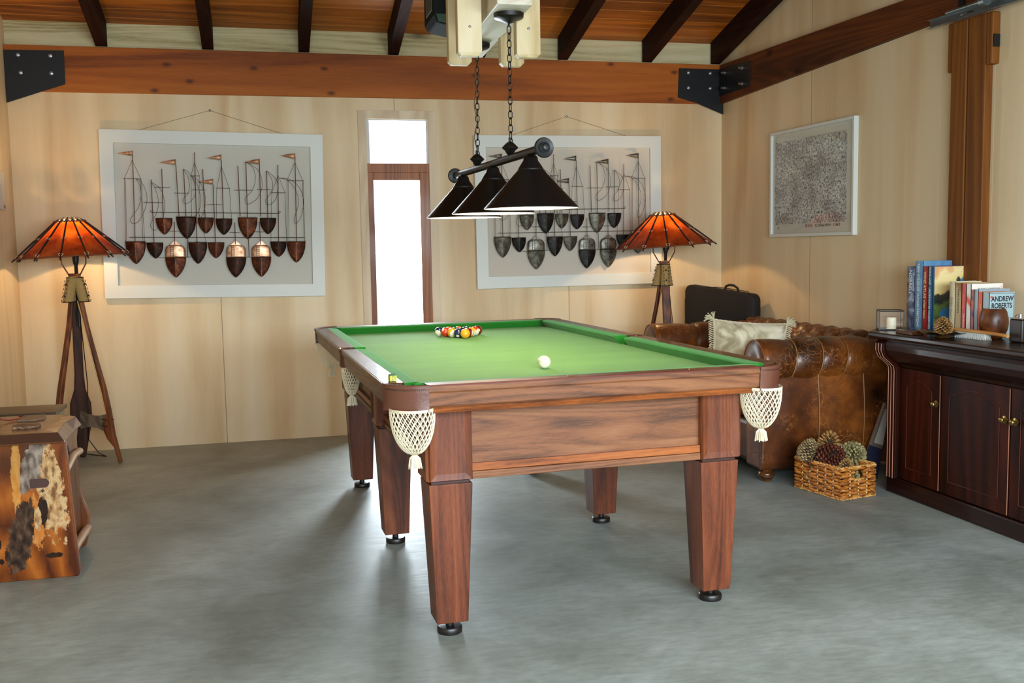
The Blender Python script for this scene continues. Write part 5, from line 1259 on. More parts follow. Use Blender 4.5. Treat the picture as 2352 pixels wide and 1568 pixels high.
# glass candle lantern
ln = root('candle_lantern', 'square glass candle lantern with black metal edges at the left end of the sideboard', 'lantern', (3.165, 4.555, ZT), math.radians(-28))
LW, LHh = 0.060, 0.100
for i, (x, y) in enumerate(((-1,-1),(1,-1),(1,1),(-1,1))):
    build('corner_bar', MB().box(x*LW-0.0022, x*LW+0.0022, y*LW-0.0022, y*LW+0.0022, 0, LHh), M_blackplate, ln)
for z in (0.003, LHh):
    build('edge_ring', MB().tube([(-LW, -LW, z), (LW, -LW, z), (LW, LW, z), (-LW, LW, z)], 0.0026, 6, closed=True), M_blackplate, ln)
build('base_plate', MB().box(-LW, LW, -LW, LW, 0.0, 0.003), M_blackplate, ln)
for a in range(4):
    build('glass_pane', MB().add([(-LW, -LW+0.0005, 0.004), (LW, -LW+0.0005, 0.004), (LW, -LW+0.0005, LHh-0.001), (-LW, -LW+0.0005, LHh-0.001)], [(0,1,2,3)], Matrix.Rotation(a*math.pi/2, 4, 'Z')), M_glass, ln)
cd = root('candle', 'short cream pillar candle inside the glass lantern', 'candle', (3.168, 4.548, ZT+0.004))
build('wax', MB().lathe([(0, 0), (0.024, 0), (0.0245, 0.002), (0.0245, 0.056), (0.022, 0.060), (0.016, 0.057), (0, 0.055)], 24), plain('cream_wax', srgb(236, 228, 200), 0.5), cd, smooth=True)
build('wick', MB().tube([(0, 0, 0.055), (0.001, 0, 0.064)], 0.001, 5), M_black, cd)
# small wooden tray
ty = root('wooden_block', 'low carved wooden block between the lantern and the leaf dish', 'wooden block', (3.10, 4.30, ZT), math.radians(-8))
build('block', MB().box(-0.035, 0.035, -0.075, 0.075, 0, 0.017), wood('walnut_block', srgb(60, 34, 14), srgb(104, 64, 30), srgb(130, 86, 46), 'y', 3, 0.35, 0.3), ty, bevel=0.003)
# books, spines facing the room; x = spine plane
def book(name, label, y1, y0, h, depth, cover, spine_x=3.275, spine_text=None, tcol=None, tsize=0.02, hard=True, top=None, front=None, lean=0.0, group='books on the sideboard', stx=1.0, extra=None, off=0.5):
    th = y1-y0
    r = root('book', label, 'book', (spine_x, (y0+y1)/2, ZT), 0, group=group)
    if lean: r.rotation_euler = (0, 0, lean)
    c = 0.0025 if hard else 0.0008; o_ = 0.003 if hard else 0
    mb = MB().box(0, depth, -th/2, -th/2+c, 0, h).box(0, depth, th/2-c, th/2, 0, h)
    n = 6; prof = []
    for k in range(n+1):
        a = math.pi*(k/n); prof.append((-0.004*math.sin(a) if hard else 0.0, -th/2+th*k/n))
    prof2 = [(0.0035, th/2), (0.0035, -th/2)]
    mb.prism(prof+prof2, 'z', 0, h)
    build('cover', mb, cover, r)
    build('pages', MB().box(0.004, depth-o_, -th/2+c+0.0002, th/2-c-0.0002, o_, h-o_), plain('cream_pages', srgb(226, 214, 184), 0.8, vary=0.05, vscale=300), r)
    if spine_text:
        for s, size, z, colr, sx in spine_text:
            Mx = Matrix.Translation((-0.0046 if hard else -0.0006, off*0, z)) @ Matrix(((0,0,-1,0),(0,-1,0,0),(-1,0,0,0),(0,0,0,1)))
            text('spine_title', s, size, colr, r, Mx, ext=0.0003, sx=sx)
    if front: front(r, th, depth, h)
    return r
W_ = plain('white_print', srgb(238, 236, 226), 0.5); K_ = M_ink
Y_ = plain('yellow_print', srgb(240, 226, 160), 0.5)
def mottled(name, cols, scale, rough=0.3, stops=None, stretch=(1,1,1)):
    M, nt, p = newmat(name); tc = nt.nodes.new('ShaderNodeTexCoord'); mp = nt.nodes.new('ShaderNodeMapping'); mp.inputs['Scale'].default_value = stretch
    n = nt.nodes.new('ShaderNodeTexNoise'); n.inputs['Scale'].default_value = scale; n.inputs['Detail'].default_value = 5; n.inputs['Distortion'].default_value = 0.6
    nt.links.new(tc.outputs['Object'], mp.inputs['Vector']); nt.links.new(mp.outputs['Vector'], n.inputs['Vector'])
    st = stops or [0.35+0.3*i/(len(cols)-1) for i in range(len(cols))]
    r = ramp(nt, list(zip(st, cols))); nt.links.new(n.outputs['Fac'], r.inputs['Fac']); nt.links.new(r.outputs['Color'], p.inputs['Base Color']); p.inputs['Roughness'].default_value = rough
    return M
book('book', 'tall dark blue grey book with a pale swirl spine, leftmost in the row', 4.572, 4.510, 0.327, 0.175, mottled('blue_grey_cloud', [srgb(38, 44, 72), srgb(74, 86, 120), srgb(160, 172, 196)], 22),
     spine_text=[('NORRELL', 0.030, 0.245, W_, 1.0)])
book('book', 'tallest light blue atlas second from the left with a white rounded spine edge', 4.506, 4.446, 0.356, 0.185, mottled('sky_blue_cover', [srgb(70, 120, 164), srgb(92, 142, 182), srgb(120, 166, 200)], 9),
     spine_text=[('NEW ATLAS OF HUMAN ANATOMY', 0.026, 0.178, W_, 0.78)])
book('book', 'red spined atlas standing third in the row between two blue books', 4.442, 4.404, 0.330, 0.175, plain('red_cover', srgb(148, 28, 32), 0.35),
     spine_text=[('WINE ATLAS', 0.028, 0.235, Y_, 0.85), ('of New Zealand', 0.018, 0.110, Y_, 0.8)])
def front_art(r, th, depth, h):
    M, nt, p = newmat('landscape_cover'); tc = nt.nodes.new('ShaderNodeTexCoord'); sp = nt.nodes.new('ShaderNodeSeparateXYZ'); nt.links.new(tc.outputs['Object'], sp.inputs[0])
    n = nt.nodes.new('ShaderNodeTexNoise'); n.inputs['Scale'].default_value = 12; n.inputs['Detail'].default_value = 7; nt.links.new(tc.outputs['Object'], n.inputs['Vector'])
    dst = math_n(nt, 'MULTIPLY', math_n(nt, 'SUBTRACT', n.outputs['Fac'], 0.5), 0.26)
    zz = math_n(nt, 'ADD', math_n(nt, 'ADD', sp.outputs[2], dst), math_n(nt, 'MULTIPLY', sp.outputs[0], -0.35))
    q = math_n(nt, 'DIVIDE', zz, 0.33)
    rp = ramp(nt, [(0.05, srgb(190, 178, 110)), (0.16, srgb(62, 74, 44)), (0.28, srgb(96, 120, 60)), (0.40, srgb(40, 46, 40)), (0.56, srgb(60, 62, 54)), (0.60, srgb(236, 212, 140)), (0.78, srgb(240, 220, 160)), (0.9, srgb(222, 160, 110))])
    nt.links.new(q, rp.inputs['Fac'])
    bl = math_n(nt, 'GREATER_THAN', math_n(nt, 'ADD', math_n(nt, 'MULTIPLY', sp.outputs[0], 1.0), math_n(nt, 'ADD', math_n(nt, 'MULTIPLY', sp.outputs[2], -0.55), dst)), 0.015)
    nt.links.new(mixc(nt, bl, rp.outputs['Color'], srgb(44, 120, 176)), p.inputs['Base Color']); p.inputs['Roughness'].default_value = 0.22
    build('cover_painting', MB().box(0.012, depth-0.001, -th/2-0.0006, -th/2, 0.002, h-0.002), M, r)
book('book', 'large teal book with a painted landscape cover facing the room', 4.400, 4.368, 0.330, 0.185, plain('teal_cover', srgb(34, 84, 120), 0.3),
     spine_text=[('FIORDLAND   UNDERWATER WILDERNESS', 0.019, 0.170, W_, 0.86)], front=front_art)
book('book', 'cream book with grey spine lettering right of the landscape cover', 4.236, 4.196, 0.258, 0.150, plain('cream_cover', srgb(206, 194, 160), 0.5),
     spine_text=[('GREEN GULLY', 0.019, 0.13, plain('grey_print', srgb(120, 112, 96), 0.5), 0.9)], hard=True)
book('book', 'tan novel with dark italic spine title and mottled foot', 4.192, 4.150, 0.253, 0.145, mottled('tan_cover', [srgb(150, 104, 40), srgb(190, 170, 122), srgb(204, 190, 150)], 6, 0.5, stretch=(1, 1, 1)),
     spine_text=[('Robert Knowsmore', 0.017, 0.165, K_, 0.85)], hard=False)
book('book', 'bright red paperback with orange and white spine lettering', 4.146, 4.118, 0.250, 0.145, plain('bright_red_cover', srgb(196, 28, 18), 0.35),
     spine_text=[('Geography', 0.020, 0.165, plain('orange_print', srgb(240, 130, 60), 0.5), 0.9), ('TIM MARSHALL', 0.015, 0.060, W_, 0.95)], hard=False)
def white_top(r, th, depth, h):
    wtx = [('THE SEQUEL TO THE BESTSELLING', 0.0085, h-0.024), ('PRISONERS OF GEOGRAPHY', 0.0095, h-0.040)]
    for s, sz, z in wtx: text('cover_text', s, sz, K_, r, Matrix.Translation((depth*0.55, -th/2-0.0006, z)) @ Matrix(((1,0,0,0),(0,0,-1,0),(0,1,0,0),(0,0,0,1))), ext=0.0002, sx=0.95)
book('book', 'white paperback with orange and purple spine art and cover text along its top', 4.114, 4.084, 0.250, 0.180, mottled('white_orange_spine', [srgb(226, 84, 40), srgb(236, 232, 222), srgb(240, 238, 230)], 9, 0.4, stretch=(1, 1, 1)), hard=False, front=white_top)
book('book', 'slim purple and orange paperback in front of the white one', 4.081, 4.062, 0.224, 0.130, mottled('purple_orange', [srgb(96, 48, 110), srgb(226, 110, 50)], 14, 0.4), hard=False)
book('book', 'grey blue hardback behind the orange paperback', 4.059, 4.034, 0.226, 0.175, plain('grey_blue_cover', srgb(150, 164, 172), 0.4))
book('book', 'orange paperback just left of the pale blue novel', 4.031, 4.004, 0.215, 0.130, plain('orange_cover', srgb(222, 84, 24), 0.4), spine_text=[('IN MY FATHER', 0.009, 0.13, Y_, 0.9)], hard=False)
def blue_front(r, th, depth, h):
    Mx = lambda x, z: Matrix.Translation((x, -th/2-0.0008, z)) @ Matrix(((1,0,0,0),(0,0,-1,0),(0,1,0,0),(0,0,0,1)))
    text('cover_author', 'ANDREW', 0.034, K_, r, Mx(depth*0.52, h-0.032), ext=0.0003, sx=0.82, bold=0.0006); text('cover_author', 'ROBERTS', 0.034, K_, r, Mx(depth*0.50, h-0.064), ext=0.0003, sx=0.80, bold=0.0006)
    build('round_emblem', MB().lathe([(0, 0), (0.006, 0), (0.006, 0.0006), (0, 0.0006)], 20, M=Matrix.Translation((0.012, -th/2, h-0.022)) @ Matrix.Rotation(math.pi/2, 4, 'X')), plain('orange_emblem', srgb(226, 92, 40), 0.4), r)
    build('black_border', MB().box(0.003, depth-0.002, -th/2-0.0004, -th/2, h-0.006, h-0.004), K_, r)
    build('black_border', MB().box(depth-0.004, depth-0.002, -th/2-0.0004, -th/2, 0.0, h-0.004), K_, r)
book('book', 'pale blue novel with large black capitals on its cover behind the coconut vessel', 4.000, 3.960, 0.214, 0.140, plain('pale_blue_cover', srgb(164, 190, 196), 0.4), hard=False, front=blue_front)
# coconut vessel, leaf dish, brush, flask
co = root('coconut_vessel', 'round brown coconut shell vessel in front of the pale blue novel', 'vessel', (3.300, 3.955, ZT))
prof = [(0.0, 0.0), (0.036, 0.0), (0.050, 0.016), (0.061, 0.042), (0.0645, 0.070), (0.063, 0.095), (0.056, 0.125), (0.048, 0.140), (0.044, 0.140), (0.052, 0.120), (0.055, 0.09), (0.03, 0.02), (0, 0.015)]
M_coco = mottled('polished_coconut', [srgb(66, 32, 12), srgb(104, 54, 22), srgb(134, 78, 36)], 10, 0.35)
build('shell', MB().lathe(prof, 40), M_coco, co, smooth=True, angle=50)
di = root('leaf_dish', 'footed brass dish with wavy leaf shaped rim on the sideboard', 'dish', (3.130, 4.095, ZT))
M_tarn = mottled('tarnished_brass', [srgb(52, 36, 18), srgb(104, 78, 40), srgb(150, 118, 66)], 16, 0.3)
M_tarn.node_tree.nodes['Principled BSDF'].inputs['Metallic'].default_value = 0.7
mb = MB()
def S(u, v):
    a = 2*math.pi*u; rr = 0.112*v*(1+0.07*math.cos(7*a)*v); return (rr*math.cos(a), rr*math.sin(a), 0.012+0.016*v**2+0.006*v*v*math.sin(7*a+1))
mb.grid(S, 84, 12); build('leaf_bowl', mb, M_tarn, di, smooth=True, angle=180, solid=0.002)
build('foot_ring', MB().lathe([(0, 0), (0.036, 0), (0.038, 0.003), (0.03, 0.008), (0.026, 0.014), (0, 0.014)], 30), M_tarn, di, smooth=True)
for k in range(14):
    a = 2*math.pi*k/14
    build('leaf_vein', MB().tube([(r_*math.cos(a), r_*math.sin(a), 0.0145+0.016*(r_/0.112)**2) for r_ in (0.03, 0.06, 0.09, 0.104)], 0.0012, 4), M_tarn, di)

def pinecone(label, loc, R, H, rot, m_scale, n=88, openness=0.5, group='pinecones in the woven basket'):
    r = root('pinecone', label, 'pinecone', loc, group=group); r.rotation_euler = rot
    core = MB().lathe([(0, -H/2), (R*0.45, -H*0.42), (R*0.62, -H*0.15), (R*0.5, H*0.15), (R*0.25, H*0.40), (0, H*0.48)], 16)
    build('core', core, plain('cone_core', srgb(46, 26, 14), 0.8), r, smooth=True)
    mb = MB()
    for i in range(n):
        t = (i+0.5)/n; z = -H/2+H*t; a = i*2.39996
        rad = R*(math.sin(math.pi*min(1, t*0.93+0.10))**0.6)*(1-0.25*t)
        tilt = (-0.9+1.9*t)*(1-openness)+openness*(-0.5+1.7*t)
        w = R*0.23*(1-0.45*t); L = R*(0.30+0.30*openness); th = R*0.055
        d = Vector((math.cos(a)*math.cos(tilt), math.sin(a)*math.cos(tilt), math.sin(tilt))); s = Vector((-math.sin(a), math.cos(a), 0)); u = s.cross(d); u = u if u.z > 0 else -u
        c = Vector((math.cos(a)*rad*0.55, math.sin(a)*rad*0.55, z)); e = c + d*L + Vector((math.cos(a), math.sin(a), 0))*rad*0.22
        vs = [c-s*w*0.5-u*th*0.5, c+s*w*0.5-u*th*0.5, c+s*w*0.5+u*th*0.5, c-s*w*0.5+u*th*0.5,
              e-s*w-u*th, e+s*w-u*th, e+s*w*0.7+u*th*1.6, e-s*w*0.7+u*th*1.6, e+d*w*0.55+u*th*0.3]
        mb.add(vs, [(0,1,5,4), (1,2,6,5), (2,3,7,6), (3,0,4,7), (4,5,8), (5,6,8), (6,7,8), (7,4,8)])
    build('scales', mb, m_scale, r, kind='stuff')
    return r
M_c1 = mottled('grey_cone', [srgb(84, 66, 40), srgb(146, 122, 82), srgb(184, 160, 116)], 60, 0.7)
M_c2 = mottled('tan_cone', [srgb(90, 58, 26), srgb(160, 118, 62), srgb(198, 160, 98)], 60, 0.7)
M_c3 = mottled('red_cone', [srgb(40, 14, 8), srgb(86, 34, 18), srgb(128, 62, 34)], 60, 0.55)
M_c4 = mottled('green_grey_cone', [srgb(88, 76, 46), srgb(142, 130, 84), srgb(178, 166, 116)], 60, 0.7)
M_c5 = mottled('dark_cone', [srgb(24, 16, 12), srgb(48, 32, 22), srgb(84, 62, 44)], 60, 0.6)
M_c6 = mottled('gold_cone', [srgb(72, 46, 18), srgb(140, 100, 48), srgb(176, 134, 76)], 60, 0.5)
pinecone('golden brown pinecone lying on the leaf shaped dish on the sideboard', (3.132, 4.092, ZT+0.053), 0.040, 0.070, (0.15, -0.25, 0), M_c6, n=120, openness=0.15, group=None)

brs = root('brush', 'long wooden bench brush with white bristles on the sideboard', 'brush', (3.195, 3.925, ZT), math.radians(3))
mb = MB(); rings = []
for t in range(25):
    q = t/24; y = 0.175-0.35*q; w = 0.017*(1-0.35*math.sin(math.pi*min(1, max(0, (q-0.5)*2)))*0.6) * (1 if 0.02 < q < 0.98 else 0.6)
    z = 0.036+0.003*math.sin(q*3.1)-0.006*q
    rings.append([(w*math.cos(a), y, z+0.0085*math.sin(a)) for a in [2*math.pi*k/16 for k in range(16)]])
mb.loft(rings); build('handle', mb, wood('pale_beech_handle', srgb(168, 112, 54), srgb(204, 148, 82), srgb(222, 170, 106), 'y', 3, 0.4, 0.2, fine=0.15), brs, smooth=True, angle=50)
br_ = MB()
for i in range(30):
    for j in range(4):
        x = -0.012+0.008*j; y = 0.135-0.0066*i; br_.tube([(x*0.8, y, 0.031), (x*1.5+random.uniform(-.001, .001), y-0.003, 0.001)], 0.0013, 4)
build('bristles', br_, plain('white_bristle', srgb(206, 208, 200), 0.6), brs, kind='stuff')
bd2 = MB()
for i in range(12):
    for j in range(4): bd2.tube([(-0.01+0.007*j, 0.172-0.003*i, 0.031), (-0.016+0.010*j, 0.178-0.003*i, 0.002)], 0.0013, 4)
build('dark_bristles', bd2, plain('dark_bristle', srgb(40, 38, 34), 0.6), brs, kind='stuff')

fl = root('hip_flask', 'dark leather wrapped flask with chrome top at the right frame edge', 'flask', (3.262, 3.755, ZT))
build('flask_body', MB().box(-0.02, 0.02, -0.045, 0.035, 0, 0.105), plain('dark_flask_leather', srgb(34, 20, 16), 0.4), fl, bevel=0.008, seg=3, smooth=True)
build('chrome_collar', MB().box(-0.0195, 0.0195, -0.044, 0.034, 0.105, 0.111), plain('chrome', srgb(200, 200, 200), 0.15, 1.0), fl, bevel=0.002)
build('cap', MB().lathe([(0, 0.111), (0.011, 0.111), (0.011, 0.127), (0, 0.128)], 18, c=(0, -0.01, 0)).tube([(0, 0.02, 0.113), (0, 0.012, 0.122), (0, -0.01, 0.126)], 0.002, 6), plain('chrome_cap', srgb(200, 200, 200), 0.15, 1.0), fl, smooth=True)

# ------------------------------------------------------------------ woven basket
A_ = Vector((2.707, 4.700, 0)); B_ = Vector((2.774, 4.369, 0)); ang = math.atan2(A_.y-B_.y, A_.x-B_.x)
bk = root('woven_basket', 'rectangular woven seagrass basket of pinecones with a cut-out handle in front of the sofa', 'basket', (B_.x, B_.y, 0), ang)
# local: u along the long side (0..BL) away, v to the camera's right is negative y
BL, BWd, BH = 0.338, 0.226, 0.170
def bmat(name, a, b, c):
    M, nt, p = newmat(name); tc = nt.nodes.new('ShaderNodeTexCoord'); n = nt.nodes.new('ShaderNodeTexNoise'); n.inputs['Scale'].default_value = 40; n.inputs['Detail'].default_value = 4
    mp = nt.nodes.new('ShaderNodeMapping'); mp.inputs['Scale'].default_value = (1, 1, 3.5); nt.links.new(tc.outputs['Object'], mp.inputs['Vector']); nt.links.new(mp.outputs['Vector'], n.inputs['Vector'])
    r = ramp(nt, [(0.35, a), (0.5, b), (0.66, c)]); nt.links.new(n.outputs['Fac'], r.inputs['Fac']); nt.links.new(r.outputs['Color'], p.inputs['Base Color']); p.inputs['Roughness'].default_value = 0.5
    b_ = nt.nodes.new('ShaderNodeBump'); b_.inputs['Strength'].default_value = 0.5; b_.inputs['Distance'].default_value = 0.004; nt.links.new(n.outputs['Fac'], b_.inputs['Height']); nt.links.new(b_.outputs['Normal'], p.inputs['Normal'])
    return M
M_bk = bmat('seagrass_weave', srgb(104, 54, 12), srgb(172, 98, 28), srgb(206, 140, 60)); M_bkr = bmat('seagrass_rim', srgb(150, 96, 36), srgb(206, 150, 76), srgb(228, 184, 116))
ROWS = 9
def wallw(p0, p1, spokes, hole=None):
    p0 = Vector(p0); p1 = Vector(p1); L = (p1-p0).length; d = (p1-p0)/L; nrm = Vector((d.y, -d.x, 0)); mb = MB()
    for k in range(ROWS):
        z = 0.016+k*(BH-0.030)/(ROWS-1)
        segs = [(0.0, 1.0)]
        if hole and hole[2] < z < hole[3]: segs = [(0.0, hole[0]), (hole[1], 1.0)]
        for a, b in segs:
            N = max(6, int((b-a)*spokes*8)); pts = []; rad = []
            for i in range(N+1):
                t = a+(b-a)*i/N; ph = math.pi*(t*spokes + k)
                pts.append(p0+d*(L*t)+nrm*(0.0055*math.sin(ph))+Vector((0, 0, z+0.0035*math.cos(ph*1.0+1.2)))); rad.append(0.0068+0.0030*abs(math.sin(ph)))
            mb.tube(pts, rad, 7, flat=1.0)
    return mb
corners = [(0, 0, 0), (BL, 0, 0), (BL, -BWd, 0), (0, -BWd, 0)]
for i, (sp, hole) in enumerate(((6, None), (4, None), (6, None), (4, (0.36, 0.66, 0.098, 0.148)))):
    w = build('woven_wall', wallw(corners[i], corners[(i+1) % 4], sp, hole), M_bk, bk, smooth=True, angle=60)
    p0 = Vector(corners[i]); p1 = Vector(corners[(i+1) % 4]); s = MB()
    for k in range(1, sp):
        t = k/sp; c = p0.lerp(p1, t)
        if hole and hole[0] < t < hole[1]: s.tube([c+Vector((0,0,0.006)), c+Vector((0,0,hole[2]))], 0.0042, 6)
        else: s.tube([c+Vector((0,0,0.006)), c+Vector((0,0,BH-0.006))], 0.0042, 6)
    build('spokes', s, plain('pale_core_spoke', srgb(232, 200, 150), 0.6), w)
def rope_ring(z, r):
    mb = MB()
    for ph in (0, math.pi):
        pts = []
        for i in range(4):
            a, b = Vector(corners[i]), Vector(corners[(i+1) % 4]); n = int((b-a).length/0.004)
            for k in range(n):
                c = a.lerp(b, k/n); q = len(pts)*0.55+ph; pts.append(c+Vector((0.0035*math.cos(q)*(1 if i % 2 else 0.3), 0.0035*math.cos(q)*(0.3 if i % 2 else 1), z+0.0035*math.sin(q))))
        mb.tube(pts, r, 6, closed=True)
    return mb
build('rim_rope', rope_ring(BH-0.004, 0.0055), M_bkr, bk, smooth=True); build('base_rope', rope_ring(0.0085, 0.0048), M_bkr, bk, smooth=True)
build('handle_edge', MB().tube([(0, -BWd*(1-0.36), 0.100), (0, -BWd*(1-0.66), 0.100)], 0.006, 8), M_bkr, bk, smooth=True)
build('basket_floor', MB().box(0.004, BL-0.004, -BWd+0.004, -0.004, 0.004, 0.012), M_bk, bk)
pinecone('closed grey brown pinecone at the far left corner of the basket heap', (2.740, 4.630, 0.215), 0.050, 0.100, (0.3, 0.2, 0.4), M_c1, n=130, openness=0.1)
pinecone('open tan pinecone standing upright at the top of the basket heap', (2.850, 4.610, 0.240), 0.050, 0.100, (0.25, 0.1, 0.0), M_c2, n=70, openness=0.9)
pinecone('dark reddish pinecone lying in the middle of the basket heap', (2.812, 4.520, 0.205), 0.052, 0.100, (1.35, 0.2, 0.5), M_c3, n=110, openness=0.5)
pinecone('pale greenish pinecone behind the small one, right of the red pinecone', (2.905, 4.590, 0.190), 0.045, 0.090, (0.9, -0.4, 0.9), M_c4, n=80, openness=0.7)
pinecone('large open pinecone at the right end of the basket heap', (2.962, 4.560, 0.190), 0.056, 0.105, (1.1, 0.5, -0.5), M_c4, n=90, openness=0.8)
pinecone('smallest pinecone peeking over the front corner of the basket', (2.850, 4.450, 0.160), 0.034, 0.065, (0.2, 0.2, 0), M_c2, n=80, openness=0.2)
pinecone('blackish pinecone half hidden between the grey and the reddish ones', (2.775, 4.590, 0.160), 0.046, 0.090, (1.2, 0.6, 0.8), M_c5, n=90, openness=0.5)
pinecone('buried pinecone seen through the handle hole of the basket', (2.880, 4.470, 0.095), 0.046, 0.090, (1.4, 0.3, 0.2), M_c4, n=80, openness=0.6)
pinecone('buried pinecone low at the left end of the basket', (2.775, 4.600, 0.075), 0.046, 0.090, (1.3, 0.0, 1.2), M_c1, n=60, openness=0.4)
pinecone('buried pinecone low under the large open one', (2.930, 4.555, 0.090), 0.046, 0.090, (1.3, 0.2, 0.4), M_c2, n=60, openness=0.4)
# picture frame leaning between sofa and sideboard
lf = root('leaning_picture', 'grey framed picture with dark blue foot leaning between the sofa and the sideboard', 'picture', (3.205, 4.74, 0.0), 0)
q = MB().prism([(-0.10, 0.0), (0.02, 0.0), (0.09, 0.40), (0.06, 0.42)], 'y', -0.010, 0.010)
build('frame', q, plain('grey_brown_frame', srgb(112, 98, 86), 0.5), lf, bevel=0.002)
build('pale_panel', MB().prism([(-0.005, 0.205), (0.05, 0.185), (0.085, 0.39), (0.062, 0.385)], 'y', -0.012, -0.0102), plain('pale_picture', srgb(186, 180, 168), 0.6), lf)
build('blue_foot', MB().prism([(-0.098, 0.002), (0.02, 0.002), (0.045, 0.165), (-0.035, 0.195)], 'y', -0.013, -0.0103), plain('navy_board', srgb(30, 32, 58), 0.6), lf)

# ------------------------------------------------------------------ slab chest on the left
def slabmat():
    M = wood('live_edge_slab', srgb(78, 32, 8), srgb(140, 70, 18), srgb(188, 108, 36), 'z', 0.9, 0.28, 0.35, fine=0.12, rings=1.0, stretch=0.30, bump=0.0, croughness=0.06, ringscale=2.5)
    nt = M.node_tree; p = nt.nodes['Principled BSDF']; src = p.inputs['Base Color'].links[0].from_socket
    tc = nt.nodes.new('ShaderNodeTexCoord'); n = nt.nodes.new('ShaderNodeTexNoise'); n.inputs['Scale'].default_value = 26; n.inputs['Detail'].default_value = 8; n.inputs['Roughness'].default_value = 0.7
    mp = nt.nodes.new('ShaderNodeMapping'); mp.inputs['Scale'].default_value = (1, 1, 0.5); nt.links.new(tc.outputs['Object'], mp.inputs['Vector']); nt.links.new(mp.outputs['Vector'], n.inputs['Vector'])
    sp = nt.nodes.new('ShaderNodeSeparateXYZ'); nt.links.new(tc.outputs['Object'], sp.inputs[0])
    nb = math_n(nt, 'MULTIPLY', math_n(nt, 'SUBTRACT', n.outputs['Fac'], 0.5), 4.5)
    n2 = nt.nodes.new('ShaderNodeTexNoise'); n2.inputs['Scale'].default_value = 45; n2.inputs['Detail'].default_value = 5; nt.links.new(mp.outputs['Vector'], n2.inputs['Vector'])
    col = src
    def patch(cx, cz, rx, rz, shear, stops, amt=1.0):
        nonlocal col
        dz = math_n(nt, 'SUBTRACT', sp.outputs[2], cz); dx = math_n(nt, 'SUBTRACT', math_n(nt, 'SUBTRACT', sp.outputs[0], cx), math_n(nt, 'MULTIPLY', dz, shear))
        e = math_n(nt, 'ADD', math_n(nt, 'POWER', math_n(nt, 'ABSOLUTE', math_n(nt, 'DIVIDE', dx, rx)), 2.0), math_n(nt, 'POWER', math_n(nt, 'ABSOLUTE', math_n(nt, 'DIVIDE', dz, rz)), 2.0))
        f = math_n(nt, 'MULTIPLY', math_n(nt, 'SUBTRACT', 1.0, math_n(nt, 'ADD', e, nb)), 7.0, True); f = math_n(nt, 'MULTIPLY', f, amt)
        r = ramp(nt, stops); nt.links.new(n2.outputs['Fac'], r.inputs['Fac']); col = mixc(nt, f, col, r.outputs['Color'])
    gold = [(0.3, srgb(206, 136, 52)), (0.7, srgb(224, 168, 90))]
    cream = [(0.36, srgb(120, 84, 56)), (0.46, srgb(186, 142, 92)), (0.56, srgb(206, 176, 130)), (0.68, srgb(190, 112, 46))]
    grey = [(0.35, srgb(78, 66, 58)), (0.5, srgb(128, 112, 100)), (0.65, srgb(160, 146, 132))]
    dark = [(0.35, srgb(34, 20, 14)), (0.52, srgb(70, 48, 36)), (0.68, srgb(104, 80, 62))]
    knot = [(0.3, srgb(24, 12, 8)), (0.7, srgb(52, 28, 16))]
    L = lambda x: x-(-1.14)
    patch(L(-0.995), 0.42, 0.018, 0.20, 0.02, gold, 0.7)
    patch(L(-0.875), 0.36, 0.055, 0.22, -0.10, cream)
    patch(L(-0.93), 0.24, 0.03, 0.12, 0.0, [(0.3, srgb(206, 110, 30)), (0.7, srgb(214, 150, 80))], 0.8)
    patch(L(-0.935), 0.47, 0.040, 0.13, 0.28, grey)
    patch(L(-0.992), 0.185, 0.048, 0.165, 0.20, dark)
    patch(L(-0.905), 0.285, 0.018, 0.075, 0.0, knot)
    patch(L(-0.925), 0.245, 0.014, 0.05, 0.0, cream)
    patch(L(-1.075), 0.155, 0.011, 0.03, 0.0, knot); patch(L(-1.07), 0.085, 0.012, 0.014, 0.0, knot)
    patch(L(-0.868), 0.095, 0.038, 0.012, 0.0, knot)
    nt.links.new(col, p.inputs['Base Color'])
    return M
chs = root('slab_chest', 'glossy live edge timber slab chest at the left edge of the frame', 'chest', (-1.14, 4.49, 0))
def cw(x, y, z): return (x+1.14, y-4.49, z)
sl = MB(); pts = [(-1.50, 0.0), (-0.786, 0.0), (-0.781, 0.012), (-0.786, 0.10), (-0.792, 0.20), (-0.797, 0.32), (-0.802, 0.44), (-0.807, 0.562), (-1.46, 0.558)]
sl.loft([[cw(x, 4.264, z) for x, z in pts], [cw(x, 4.304, z) for x, z in pts]])
fs = build('front_slab', sl, slabmat(), chs, bevel=0.004, seg=3); fix_normals(fs)
ih = MB(); N = 10; o_ = [(-0.946, 0.376)] + [(-0.893+0.0185*math.cos(a), 0.3945+0.0185*math.sin(a)) for a in [math.radians(-90+18*k) for k in range(11)]] + [(-0.946, 0.413)]
ih.loft([[cw(x, 4.2615, z) for x, z in o_], [cw(x, 4.27, z) for x, z in o_]])
q = build('inlaid_tab', ih, plain('dark_purple_wood', srgb(74, 50, 46), 0.35), chs); fix_normals(q)
M_chw = wood('reddish_chest_wood', srgb(62, 30, 12), srgb(116, 64, 28), srgb(150, 90, 44), 'z', 1.2, 0.3, 0.5, fine=0.2)
M_lidw = wood('chest_lid_wood', srgb(74, 38, 16), srgb(112, 66, 32), srgb(138, 88, 48), 'x', 1.0, 0.3, 0.35, fine=0.15, croughness=0.1)
bk_ = MB(); bp = [(-1.48, 0.0), (-0.852, 0.0), (-0.823, 0.010), (-0.812, 0.05), (-0.808, 0.10), (-0.803, 0.146), (-0.812, 0.18), (-0.824, 0.215), (-0.842, 0.288), (-0.850, 0.36), (-0.852, 0.43), (-0.840, 0.50), (-0.832, 0.558), (-1.46, 0.558)]
bk_.loft([[cw(x, 4.675, z) for x, z in bp], [cw(x, 4.715, z) for x, z in bp]])
